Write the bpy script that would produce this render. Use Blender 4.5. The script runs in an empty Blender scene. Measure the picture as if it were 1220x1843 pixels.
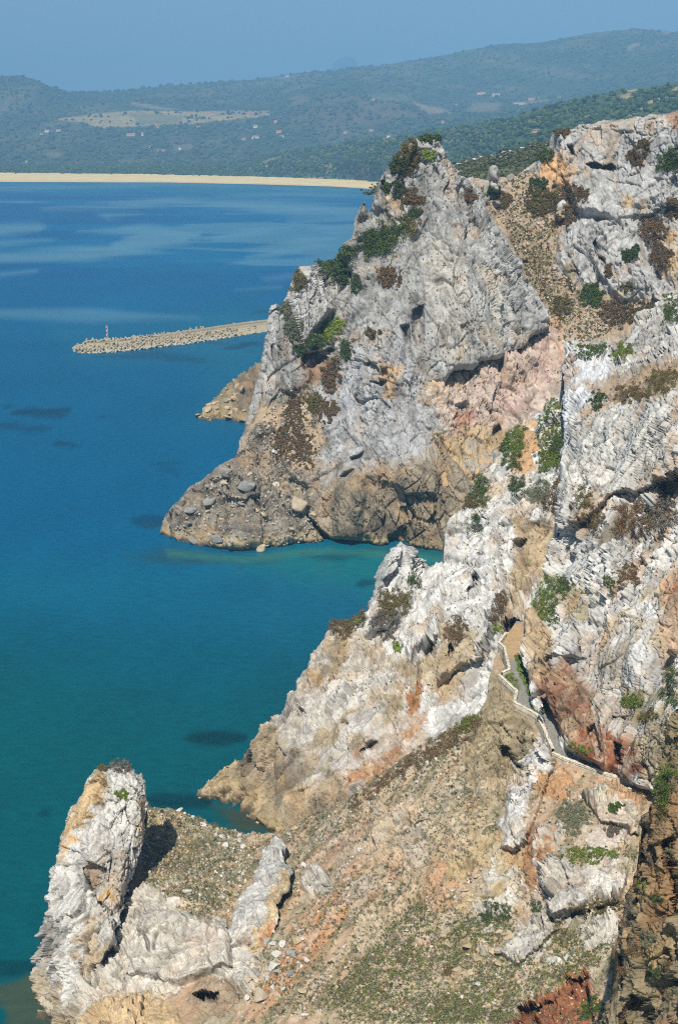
import bpy, math, random
import numpy as np
random.seed(7); RNG = np.random.default_rng(7)
S = bpy.context.scene
COL = S.collection

# ------------------------------------------------------------------ camera
H = 130.0; F = 2200.0; CX, CY = 610.0, 921.5; PITCH = math.radians(17.14)
cd = bpy.data.cameras.new('camera'); cam = bpy.data.objects.new('camera', cd); COL.objects.link(cam)
cam.location = (0, 0, H); cam.rotation_euler = (math.pi/2 - PITCH, 0, 0)
cd.sensor_fit = 'VERTICAL'; cd.sensor_height = 36.0; cd.lens = 36.0*F/1843.0
cd.clip_start = 1.0; cd.clip_end = 80000.0
S.camera = cam

# ------------------------------------------------------------------ light
SUN_EL = math.radians(53); SUN_AZ = math.radians(180+11)      # azimuth from +Y, clockwise; behind the camera, to the left
sv = (math.sin(SUN_AZ)*math.cos(SUN_EL), math.cos(SUN_AZ)*math.cos(SUN_EL), math.sin(SUN_EL))
w = bpy.data.worlds.new('World'); S.world = w; w.use_nodes = True
nt = w.node_tree; bg = nt.nodes['Background']
sky = nt.nodes.new('ShaderNodeTexSky'); sky.sky_type = 'NISHITA'; sky.sun_disc = False
sky.sun_elevation = SUN_EL; sky.sun_rotation = SUN_AZ
sky.air_density = 1.0; sky.dust_density = 0.3; sky.ozone_density = 3.0; sky.altitude = 100
nt.links.new(sky.outputs[0], bg.inputs[0]); bg.inputs[1].default_value = 0.075
sl = bpy.data.lights.new('sun', 'SUN'); sl.energy = 5.0; sl.angle = math.radians(0.5); sl.color = (1.0, 0.94, 0.83)
so = bpy.data.objects.new('sun', sl); COL.objects.link(so)
from mathutils import Vector
so.rotation_euler = Vector(sv).to_track_quat('Z', 'Y').to_euler(); so.location = (-200, -200, 400)
S.view_settings.view_transform = 'Standard'; S.view_settings.look = 'None'
S.view_settings.exposure = 0.18; S.view_settings.gamma = 1.0; S.view_settings.use_curve_mapping = False
cy = S.cycles
cy.max_bounces = 4; cy.diffuse_bounces = 2; cy.glossy_bounces = 2; cy.transmission_bounces = 2; cy.volume_bounces = 0
cy.use_denoising = False; cy.pixel_filter_type = 'BLACKMAN_HARRIS'; cy.filter_width = 1.1
cy.caustics_reflective = False; cy.caustics_refractive = False

# ------------------------------------------------------------------ projection helpers
cP, sP = math.cos(PITCH), math.sin(PITCH)
def rays(px, py):
    px = np.asarray(px, float); py = np.asarray(py, float)
    v = (CY - py)/F
    return (px - CX)/F, cP + sP*v, -sP + cP*v
def slope(py):
    v = (CY - np.asarray(py, float))/F
    return (-sP + cP*v)/(cP + sP*v)
def at(px, py, Y):
    rx, ry, rz = rays(px, py); k = np.asarray(Y, float)/ry
    return np.stack(np.broadcast_arrays(rx*k, ry*k, H + rz*k), -1)
def Yz(py, z):                      # distance at which the line of sight through row py is at height z
    return (z - H)/slope(py)
def atz(px, py, z): return at(px, py, Yz(py, z))
def proj(P):
    P = np.asarray(P, float); d = P - np.array([0, 0, H])
    fz = d[..., 1]*cP - d[..., 2]*sP; up = d[..., 1]*sP + d[..., 2]*cP
    return CX + F*d[..., 0]/fz, CY - F*up/fz

# ------------------------------------------------------------------ noise
def _h(ix, iy, iz, seed):
    with np.errstate(over='ignore'):
        n = (ix.astype(np.int64)*374761393 + iy.astype(np.int64)*668265263 + iz.astype(np.int64)*2147483647 + seed*974634287)
        n = n.astype(np.uint64) & np.uint64(0xFFFFFFFF)
        n = ((n ^ (n >> np.uint64(13)))*np.uint64(1274126177)) & np.uint64(0xFFFFFFFF)
        n = ((n ^ (n >> np.uint64(16)))*np.uint64(2246822519)) & np.uint64(0xFFFFFFFF)
        n = n ^ (n >> np.uint64(15))
    return n.astype(np.float64)/4294967296.0
def vnoise(p, seed=0):
    i = np.floor(p).astype(np.int64); f = p - i; u = f*f*f*(f*(f*6-15)+10)
    r = 0
    for dx in (0, 1):
        wx = u[:, 0] if dx else 1-u[:, 0]
        for dy in (0, 1):
            wy = u[:, 1] if dy else 1-u[:, 1]
            for dz in (0, 1):
                wz = u[:, 2] if dz else 1-u[:, 2]
                r = r + wx*wy*wz*_h(i[:, 0]+dx, i[:, 1]+dy, i[:, 2]+dz, seed)
    return r*2-1
def fbm(p, oc=4, seed=0, gain=.5):
    r = 0; a = 1; t = 0
    for k in range(oc):
        r = r + a*vnoise(p*(2.03**k)+k*17.3, seed+k*31); t += a; a *= gain
    return r/t
def ridged(p, oc=4, seed=0):
    r = 0; a = 1; t = 0
    for k in range(oc):
        r = r + a*(1-2*np.abs(vnoise(p*(2.07**k)+k*11.1, seed+k*13))); t += a; a *= .5
    return r/t
def voro(p, seed=0, jit=.9):
    i = np.floor(p).astype(np.int64); n = len(p)
    F1 = np.full(n, 9.); F2 = np.full(n, 9.); vec = np.zeros((n, 3)); cid = np.zeros((n, 3), np.int64)
    for dx in (-1, 0, 1):
        for dy in (-1, 0, 1):
            for dz in (-1, 0, 1):
                cx, cy_, cz = i[:, 0]+dx, i[:, 1]+dy, i[:, 2]+dz
                c = np.stack([cx+.5+jit*(_h(cx, cy_, cz, seed)-.5), cy_+.5+jit*(_h(cx, cy_, cz, seed+1)-.5), cz+.5+jit*(_h(cx, cy_, cz, seed+2)-.5)], 1)
                v = p - c; d = np.sqrt((v*v).sum(1))
                m = d < F1
                F2 = np.where(m, F1, np.minimum(F2, d)); F1 = np.where(m, d, F1)
                vec[m] = v[m]; cid[m] = np.stack([cx, cy_, cz], 1)[m]
    return F1, F2, vec, cid
def cellrand(cid, seed): return _h(cid[:, 0], cid[:, 1], cid[:, 2], seed)
def sstep(a, b, x):
    t = np.clip((x-a)/(b-a+1e-12), 0, 1); return t*t*(3-2*t)

# ------------------------------------------------------------------ polygons in picture rows/columns (used only to find where things stand)
def pip(poly, x, y):
    poly = np.asarray(poly, float); ins = np.zeros(x.shape, bool); n = len(poly)
    for k in range(n):
        x0, y0 = poly[k]; x1, y1 = poly[(k+1) % n]
        if y0 == y1: continue
        c = ((y0 > y) != (y1 > y)) & (x < (x1-x0)*(y-y0)/(y1-y0)+x0)
        ins ^= c
    return ins
def segd(pts, x, y, closed=True):
    pts = np.asarray(pts, float); n = len(pts); d = np.full(x.shape, 1e9)
    for k in range(n if closed else n-1):
        a = pts[k]; b = pts[(k+1) % n]; ab = b-a; L = (ab*ab).sum()+1e-9
        t = np.clip(((x-a[0])*ab[0]+(y-a[1])*ab[1])/L, 0, 1)
        d = np.minimum(d, np.hypot(x-a[0]-t*ab[0], y-a[1]-t*ab[1]))
    return d
def sdf(poly, x, y):
    d = segd(poly, x, y); return np.where(pip(poly, x, y), -d, d)
def ell(cx, cy_, rx, ry, rot=0, n=14):
    t = np.linspace(0, 2*math.pi, n, endpoint=False); r = math.radians(rot)
    a, b = rx*np.cos(t), ry*np.sin(t)
    return np.stack([cx+a*math.cos(r)-b*math.sin(r), cy_+a*math.sin(r)+b*math.cos(r)], 1)
def tps(ctrl):
    c = np.asarray(ctrl, float); n = len(c); s = 300.
    X = c[:, :2]/s; y = c[:, 2]
    def U(r2): return np.where(r2 > 0, r2*np.log(r2+1e-12), 0)
    K = U(((X[:, None]-X[None])**2).sum(-1)) + np.eye(n)*1e-4
    Pm = np.hstack([np.ones((n, 1)), X]); A = np.block([[K, Pm], [Pm.T, np.zeros((3, 3))]])
    sol = np.linalg.solve(A, np.concatenate([y, np.zeros(3)]))
    def f(px, py):
        q = np.stack([px, py], -1)/s
        out = sol[n] + q[..., 0]*sol[n+1] + q[..., 1]*sol[n+2]
        for k in range(n): out = out + sol[k]*U(((q-X[k])**2).sum(-1))
        return out
    return f

# ------------------------------------------------------------------ colours, materials, meshes
def lin(c, k=1.0):
    c = np.asarray(c, float)/255.
    return np.where(c <= .04045, c/12.92, ((c+.055)/1.055)**2.4)*k
def nodes(m): m.use_nodes = True; return m.node_tree, m.node_tree.nodes['Principled BSDF']
def attr_mat(name, rough=.9, spec=.2, bump=((1.5, .5, .12),), var=((.6, .25),), flip=False):
    """surface colour from the mesh's own 'Col' times world-scale noise; bumps: (scale, strength, distance)"""
    m = bpy.data.materials.new(name); t, b = nodes(m)
    N, L = t.nodes, t.links
    a = N.new('ShaderNodeAttribute'); a.attribute_name = 'Col'
    g = N.new('ShaderNodeNewGeometry'); col = a.outputs['Color']
    for sc, am in var:
        n = N.new('ShaderNodeTexNoise'); n.inputs['Scale'].default_value = sc; n.inputs['Detail'].default_value = 6; n.inputs['Roughness'].default_value = .65
        L.new(g.outputs['Position'], n.inputs['Vector'])
        r = N.new('ShaderNodeMapRange'); r.inputs[1].default_value = .3; r.inputs[2].default_value = .7
        r.inputs[3].default_value = 1-am; r.inputs[4].default_value = 1+am
        L.new(n.outputs['Fac'], r.inputs[0])
        x = N.new('ShaderNodeVectorMath'); x.operation = 'SCALE'
        L.new(col, x.inputs[0]); L.new(r.outputs[0], x.inputs['Scale']); col = x.outputs[0]
    L.new(col, b.inputs['Base Color'])
    nrm = None
    for sc, st, di in bump:
        n = N.new('ShaderNodeTexNoise'); n.inputs['Scale'].default_value = sc; n.inputs['Detail'].default_value = 8; n.inputs['Roughness'].default_value = .7
        L.new(g.outputs['Position'], n.inputs['Vector'])
        bp = N.new('ShaderNodeBump'); bp.inputs['Strength'].default_value = st; bp.inputs['Distance'].default_value = di
        L.new(n.outputs['Fac'], bp.inputs['Height'])
        if nrm: L.new(nrm, bp.inputs['Normal'])
        nrm = bp.outputs[0]
    if nrm: L.new(nrm, b.inputs['Normal'])
    b.inputs['Roughness'].default_value = rough; b.inputs['Specular IOR Level'].default_value = spec
    return m
def plain(name, c, rough=.8, var=.25, sc=2., k=1., metal=0):
    m = bpy.data.materials.new(name); t, b = nodes(m); N, L = t.nodes, t.links
    c = lin(c, k); g = N.new('ShaderNodeNewGeometry')
    n = N.new('ShaderNodeTexNoise'); n.inputs['Scale'].default_value = sc; n.inputs['Detail'].default_value = 5
    L.new(g.outputs['Position'], n.inputs['Vector'])
    r = N.new('ShaderNodeValToRGB'); r.color_ramp.elements[0].position = .3; r.color_ramp.elements[1].position = .7
    r.color_ramp.elements[0].color = (*np.clip(c*(1-var), 0, 1), 1); r.color_ramp.elements[1].color = (*np.clip(c*(1+var), 0, 1), 1)
    L.new(n.outputs['Fac'], r.inputs[0]); L.new(r.outputs[0], b.inputs['Base Color'])
    b.inputs['Roughness'].default_value = rough; b.inputs['Metallic'].default_value = metal; b.inputs['Specular IOR Level'].default_value = .25
    return m
def mesh(name, V, Fc, mat=None, col=None, smooth=False):
    me = bpy.data.meshes.new(name)
    V = np.ascontiguousarray(V, np.float32); Fc = np.ascontiguousarray(Fc, np.int32)
    k = Fc.shape[1]
    me.vertices.add(len(V)); me.vertices.foreach_set('co', V.ravel())
    me.loops.add(Fc.size); me.loops.foreach_set('vertex_index', Fc.ravel())
    me.polygons.add(len(Fc)); me.polygons.foreach_set('loop_start', np.arange(0, Fc.size, k, dtype=np.int32))
    me.update(calc_edges=True); me.validate()
    if col is not None:
        at_ = me.color_attributes.new('Col', 'FLOAT_COLOR', 'POINT')
        c = np.ones((len(V), 4), np.float32); c[:, :3] = col; at_.data.foreach_set('color', c.ravel())
    if smooth: me.polygons.foreach_set('use_smooth', np.ones(len(Fc), bool))
    if mat: me.materials.append(mat)
    return me
def link(name, data, label=None, cat=None, group=None, kind=None, parent=None, loc=None):
    o = bpy.data.objects.new(name, data); COL.objects.link(o)
    if label: o['label'] = label
    if cat: o['category'] = cat
    if group: o['group'] = group
    if kind: o['kind'] = kind
    if parent: o.parent = parent
    if loc is not None: o.location = loc
    return o
def dup(o, parent=None, label=None):
    c = o.copy(); COL.objects.link(c)
    if parent: c.parent = parent
    if label: c['label'] = label
    for ch in [x for x in ALLCH.get(o.name, [])]: dup(ch, c)
    return c
ALLCH = {}
def child(o, p):
    o.parent = p; ALLCH.setdefault(p.name, []).append(o); return o
# ------------------------------------------------------------------ rock masses
M_ROCK = attr_mat('limestone', bump=((1.1, .6, .5), (4.5, .6, .14)), var=((.35, .12), (2.2, .20)))
M_SLOPE = attr_mat('dry_slope', bump=((1.3, .6, .4), (6., .6, .1)), var=((.5, .12), (3.5, .22)))
def rot3(ax, ay, az):
    cx, sx, cy_, sy, cz, sz = math.cos(ax), math.sin(ax), math.cos(ay), math.sin(ay), math.cos(az), math.sin(az)
    X = np.array([[1, 0, 0], [0, cx, -sx], [0, sx, cx]]); Yy = np.array([[cy_, 0, sy], [0, 1, 0], [-sy, 0, cy_]]); Z = np.array([[cz, -sz, 0], [sz, cz, 0], [0, 0, 1]])
    return Z@Yy@X
def facets(P, lean, stretch, scales, seed, joint=1., ribs=1., slabs=1.):
    """fractured-rock relief: tilted slabs of several sizes meeting at steps and joints, long open cracks; returns metres, a per-block random, a crack mask"""
    R = rot3(0, math.radians(lean), math.radians(20)); q0 = P@R; q = q0/np.array([1, 1.25, stretch])
    bro = .15 + 1.6*sstep(-.15, .3, fbm(q0/np.array([1, 1, stretch])/(scales[0][0]*1.5), 3, seed+300))
    d = np.zeros(len(P)); tone = np.zeros(len(P)); crack = np.zeros(len(P))
    big = scales[0][0]
    qw = q + .22*big*np.stack([fbm(q/big*.9+5*j, 3, seed+50+j) for j in range(3)], 1)
    for k, (sc, am) in enumerate(scales):
        s = qw/sc
        F1, F2, vec, cid = voro(s, seed+k*101)
        t = np.stack([cellrand(cid, seed+7+j)-.5 for j in range(3)], 1)
        h = cellrand(cid, seed+11)
        e = F2-F1
        d += am*(1.25*bro if k else 1.)*((h-.5)*.6 + 2.3*(vec*t).sum(1))
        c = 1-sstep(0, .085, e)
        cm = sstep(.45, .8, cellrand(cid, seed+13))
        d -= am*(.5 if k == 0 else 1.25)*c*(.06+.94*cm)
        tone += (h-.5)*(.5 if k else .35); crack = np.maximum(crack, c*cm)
    R2 = rot3(0, math.radians(lean+58), math.radians(-15)); q2_ = P@R2
    for k, (qq, f, wd, dp, el_) in enumerate(((q0, .9, .03, 1.5, 4.), (q0, .4, .045, .8, 3.5), (q2_, 1.1, .03, 1.1, 3.), (q0, .2, .06, .35, 3.))):
        g = qq/np.array([1, 1.3, stretch*el_])/(big*f)
        v = np.abs(fbm(g, 2, seed+200+k*9)); msk = sstep(-.05, .2, fbm(qq/(big*1.4), 2, seed+230+k))
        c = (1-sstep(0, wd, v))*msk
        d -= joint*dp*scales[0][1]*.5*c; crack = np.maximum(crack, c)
    rb = q0/np.array([1, 1.2, 6.])
    big_ = scales[0]
    d += ribs*big_[1]*(.75*ridged(rb/big_[0]/.8, 3, seed+310) + .16*ridged(rb/big_[0]/.26+3, 2, seed+311)*bro)
    for k, (wd, am) in enumerate(((.42, .62), (.17, .34))):          # long parallel slabs along the bedding, each set forward or back of its neighbour
        sq = (q0 + .10*big*np.stack([fbm(q0/big*.6+5*j+40, 2, seed+400+j) for j in range(3)], 1))/np.array([big*wd, big*wd*1.6, big*wd*stretch*2.6])
        F1, F2, vec, cid = voro(sq, seed+420+k*7)
        on = sstep(.25, .5, cellrand(cid, seed+427)) if k else 1.
        d += slabs*scales[0][1]*am*on*((cellrand(cid, seed+430)-.5)*.9 + .9*vec[:, 0]*(cellrand(cid, seed+431)-.35))
        tone += .22*(cellrand(cid, seed+430)-.5)
    d += scales[-1][1]*.8*fbm(q0/np.array([1, 1, 1.6])/scales[-1][0], 3, seed+260)
    return d, tone, crack
MASSES = {}
class Mass: pass
def mass(name, outline, ctrl, step, base, zones=(), pushes=(), lean=0, stretch=2.2, scales=((14, 3.), (5, 1.3), (2, .5), (.8, .18)), amp=1., low=(20, 2.5),
         edge=(14, 4.), jag=(5, 18), seed=1, mat=None, label=None, skirt=(14, 3), streak=.25, warm=(.12, (200, 160, 115)), smooth_amp=.18, zfloor=None, pebble=.0, joint=1.3, ribs=1., slabs=1., fall=None, stain=.24):
    ol = np.asarray(outline, float)
    x0, y0 = ol.min(0)-8; x1, y1 = ol.max(0)+8
    gx = np.concatenate([np.arange(x0, min(x1, 1250), step), np.arange(1250, max(x1, 1250), step*4)]); gy = np.arange(y0, y1, step)
    PX, PY = np.meshgrid(gx, gy); sh = PX.shape; px, py = PX.ravel(), PY.ravel()
    q2 = np.stack([px, py, np.full_like(px, seed*9.7)], 1)
    jx = jag[0]*(fbm(q2/jag[1], 3, seed)); jy = jag[0]*(fbm(q2/jag[1]+40, 3, seed+5))
    sd = sdf(ol, px+jx, py+jy)
    keep = sd < 0
    f = tps(ctrl); Y = np.full(px.shape, 1.); idx = np.where(keep)[0]
    X_, Y_ = px[idx], py[idx]
    Yk = f(X_, Y_)
    wob = 5*np.stack([fbm(q2[idx]/14, 3, seed+8), fbm(q2[idx]/14+9, 3, seed+9)], 1)
    rockamp = np.full(len(idx), amp); col = np.tile(lin(base[0], base[1]), (len(idx), 1)); isrock = np.full(len(idx), 1.)
    for z in pushes:
        poly, am, soft = z[:3]
        s = sdf(poly, X_+wob[:, 0]*.5, Y_+wob[:, 1]*.5); Yk = Yk + am*(1-sstep(-soft, soft, s))
    P0 = at(X_, Y_, f(X_, Y_))
    if edge[1]: Yk = Yk + edge[1]*np.exp(sd[idx]/edge[0])
    P = at(X_, Y_, Yk)
    # smooth normals on the grid
    G = np.full((px.size, 3), np.nan); G[idx] = P0; G = G.reshape(sh+(3,))
    def diff(A, ax):
        d = np.full_like(A, np.nan)
        a = np.take(A, range(2, A.shape[ax]), ax) - np.take(A, range(0, A.shape[ax]-2), ax)
        sl_ = [slice(None)]*3; sl_[ax] = slice(1, -1); d[tuple(sl_)] = a; return d
    nx = np.cross(diff(G, 1), -diff(G, 0)).reshape(-1, 3)[idx]
    nl = np.linalg.norm(nx, axis=1); bad = ~(nl > 1e-9)
    toC = np.array([0, 0, H])-P; toC /= np.linalg.norm(toC, axis=1)[:, None]
    N = np.where(bad[:, None], toC, nx/np.where(bad, 1, nl)[:, None])
    s_ = np.sign((N*toC).sum(1)); N = N*np.where(s_ == 0, 1, s_)[:, None]
    # keep the relief from folding where the surface is seen edge-on
    N = N*.7 + toC*.3; N /= np.linalg.norm(N, axis=1)[:, None]
    for z in zones:
        poly, c, soft = z['p'], z.get('c'), z.get('s', 7)
        wgt = (1-sstep(-soft, soft, sdf(poly, X_+wob[:, 0]*z.get('w', 4.), Y_+wob[:, 1]*z.get('w', 4.))))*z.get('k', 1.)
        if z.get('patch'):
            wgt = wgt*sstep(-.15, .2, fbm(P/np.array(z['patch']), 4, seed+hash(str(c)) % 97))
        if c is not None: col = col*(1-wgt[:, None]) + lin(c, z.get('v', base[1]))*wgt[:, None]
        if 'amp' in z: rockamp = rockamp*(1-wgt) + z['amp']*wgt
        if 'rock' in z: isrock = isrock*(1-wgt) + z['rock']*wgt
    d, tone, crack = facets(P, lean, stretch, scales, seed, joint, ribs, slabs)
    lo = ridged(P/np.array([low[0], low[0], low[0]*1.8]), 4, seed+3)*low[1]
    soft_ = fbm(P/6., 5, seed+4)*1.2 + fbm(P/1.2, 3, seed+6)*.35
    D = rockamp*(d+lo) + (1-np.clip(rockamp, 0, 1))*soft_*smooth_amp*3
    if pebble:
        F1, F2, vv, cc = voro(P/.9, seed+500); hh = cellrand(cc, 4)
        D = D + pebble*(1-np.clip(rockamp, 0, 1))*np.where(hh > .55, np.clip(.45-F1, 0, 1)*1.6, 0)
        pm = ((hh > .72) & (F1 < .38) & (rockamp < .7))
        col = np.where(pm[:, None], lin((205, 195, 178), .8)*(.75+.4*cellrand(cc, 5))[:, None], col)
    P = P + N*(D*(.35+.65*sstep(0, 9, -sd[idx])))[:, None]
    if fall is not None:                          # streaks of soil and stone running down the slope
        ax = at(*fall[1], float(f(np.array([fall[1][0]]), np.array([fall[1][1]]))[0])) - at(*fall[0], float(f(np.array([fall[0][0]]), np.array([fall[0][1]]))[0])); ax /= np.linalg.norm(ax)
        bx = np.cross(ax, [0, 0, 1.]); bx /= np.linalg.norm(bx); u_, v_ = P@ax, P@bx
        sf = np.stack([u_/22, v_/2.6, 0*u_], 1); s1 = fbm(sf, 4, seed+70); s2 = fbm(sf*1.7+9, 4, seed+71); so_ = np.clip(1-rockamp*1.4, 0, 1)
        for nz_, lo_, hi_, cc_, kk_ in ((s1, .05, .3, (204, 158, 122), .5), (-s1, .08, .3, (170, 164, 138), .65), (s2, .12, .35, (218, 206, 186), .6), (-s2, .12, .35, (130, 128, 96), .7)):
            wv = kk_*so_*sstep(lo_, hi_, nz_); col = col*(1-wv[:, None]) + wv[:, None]*lin(cc_, .8)
        P = P + N*(so_*(.45*s1+.3*s2))[:, None]
    # tone of the rock itself: block-to-block, weather streaks, warm iron stain; plus soil and painted shade in cracks
    rk = np.clip(rockamp, 0, 1)
    col = col*(1+rk*.30*tone)[:, None]
    stn = fbm(P/np.array([2.2, 2.2, 16.]), 4, seed+20)
    col = col*(1-streak*rk*sstep(.08, .45, stn))[:, None]
    fine = fbm(P/np.array([.9, .9, 2.0]), 3, seed+27); col = col*(1+.16*rk*fine)[:, None]
    col = col*(1-stain*rk*sstep(.02, .45, fbm(P/np.array([5., 5., 8.])+31, 4, seed+24)))[:, None]
    jt = (.38*crack*rk)[:, None]; col = col*(1-jt) + jt*lin((112, 92, 68), .7)  # soil brown along the cracks, also painting in their shade
    wm = sstep(.12, .5, fbm(P/np.array([7, 7, 12.]), 4, seed+22))*warm[0]*4
    wm = np.clip(wm*(.5+.5*rk), 0, .8)
    col = col*(1-wm[:, None]) + wm[:, None]*lin(warm[1], .75)
    zz_ = P[:, 2] + .9*fbm(P/3., 3, seed+80)
    wb = sstep(5.5, 2.2, zz_)*.45; col = col*(1-wb[:, None]) + wb[:, None]*lin((206, 184, 138), .8)      # pale salt-bleached band
    wb = sstep(1.5, .5, zz_)*.85; col = col*(1-wb[:, None]) + wb[:, None]*lin((86, 72, 54), .7)          # wet weed line
    col = np.clip(col, .01, .82)
    # faces
    vid = np.full(px.size, -1); vid[idx] = np.arange(len(idx)); vg = vid.reshape(sh)
    a, b_, c_, e_ = vg[:-1, :-1], vg[:-1, 1:], vg[1:, 1:], vg[1:, :-1]
    ok = (a >= 0) & (b_ >= 0) & (c_ >= 0) & (e_ >= 0)
    Q = np.stack([a[ok], e_[ok], c_[ok], b_[ok]], 1)
    # back of the mass: boundary edges run on behind and down as a rough slope
    ed = np.concatenate([Q[:, [0, 1]], Q[:, [1, 2]], Q[:, [2, 3]], Q[:, [3, 0]]])
    key = np.sort(ed, 1); kk = key[:, 0].astype(np.int64)*len(P)+key[:, 1]
    u, inv, cnt = np.unique(kk, return_inverse=True, return_counts=True)
    be = ed[cnt[inv] == 1]
    V = [P]; C = [col]; FQ = [Q]
    bv = np.unique(be); m = {v: i for i, v in enumerate(bv)}
    prev = bv.copy(); hd = at(X_[bv], Y_[bv], Yk[bv]); hd = hd/np.linalg.norm(hd[:, :2], axis=1)[:, None]
    off = len(P)
    fall = np.ones(len(bv))
    for dy_ in (7, 16, 30, 50): fall = fall*(sdf(ol, X_[bv], Y_[bv]+dy_) < -2)
                         # upper and side rims fall away behind; under-cut lower rims run straight back
    rs = slope(Y_[bv]); dropk = fall*(-1.5) + (1-fall)*rs
    for r in range(1, skirt[1]+1):
        L = skirt[0]*(r/skirt[1])**1.3
        B = P[bv].copy(); B[:, :2] += hd[:, :2]*L; B[:, 2] += L*dropk - .3*fall
        B += (.10*L*fall)[:, None]*np.stack([vnoise(B/3+j*7, seed+60+j) for j in range(3)], 1)*np.array([1, .4, .6])
        V.append(B); C.append(col[bv]); new = np.arange(len(bv))+off; off += len(bv)
        lut_p = np.zeros(len(P), int); lut_p[bv] = prev; lut_n = np.zeros(len(P), int); lut_n[bv] = new
        FQ.append(np.stack([lut_p[be[:, 1]], lut_p[be[:, 0]], lut_n[be[:, 0]], lut_n[be[:, 1]]], 1)); prev = new
    V = np.concatenate(V); C = np.concatenate(C); FQ = np.concatenate(FQ)
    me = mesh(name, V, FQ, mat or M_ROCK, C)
    o = link(name, me, label, None, None, 'structure')
    M = Mass(); M.P, M.N, M.px, M.py, M.o, M.seed, M.rockamp, M.col = P, N, X_, Y_, o, seed, rockamp, col
    M.qx, M.qy = proj(P)
    MASSES[name] = M
    return M
def z(p, c, v=None, **k):
    d = dict(p=p, c=c, **k)
    if v is not None: d['v'] = v
    return d
WHITE = (224, 223, 219); GREY = (195, 195, 193); MID = (174, 174, 171); TAN = (196, 170, 132); OCH = (214, 172, 116); PINK = (214, 180, 168)
RED = (150, 88, 58); RUST = (176, 112, 70); BROWN = (128, 112, 90); DKB = (92, 80, 66); SCRUB = (118, 112, 80); SOIL = (200, 176, 146); GRS = (106, 116, 60)
K = .90
STEP = 2.0
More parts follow.
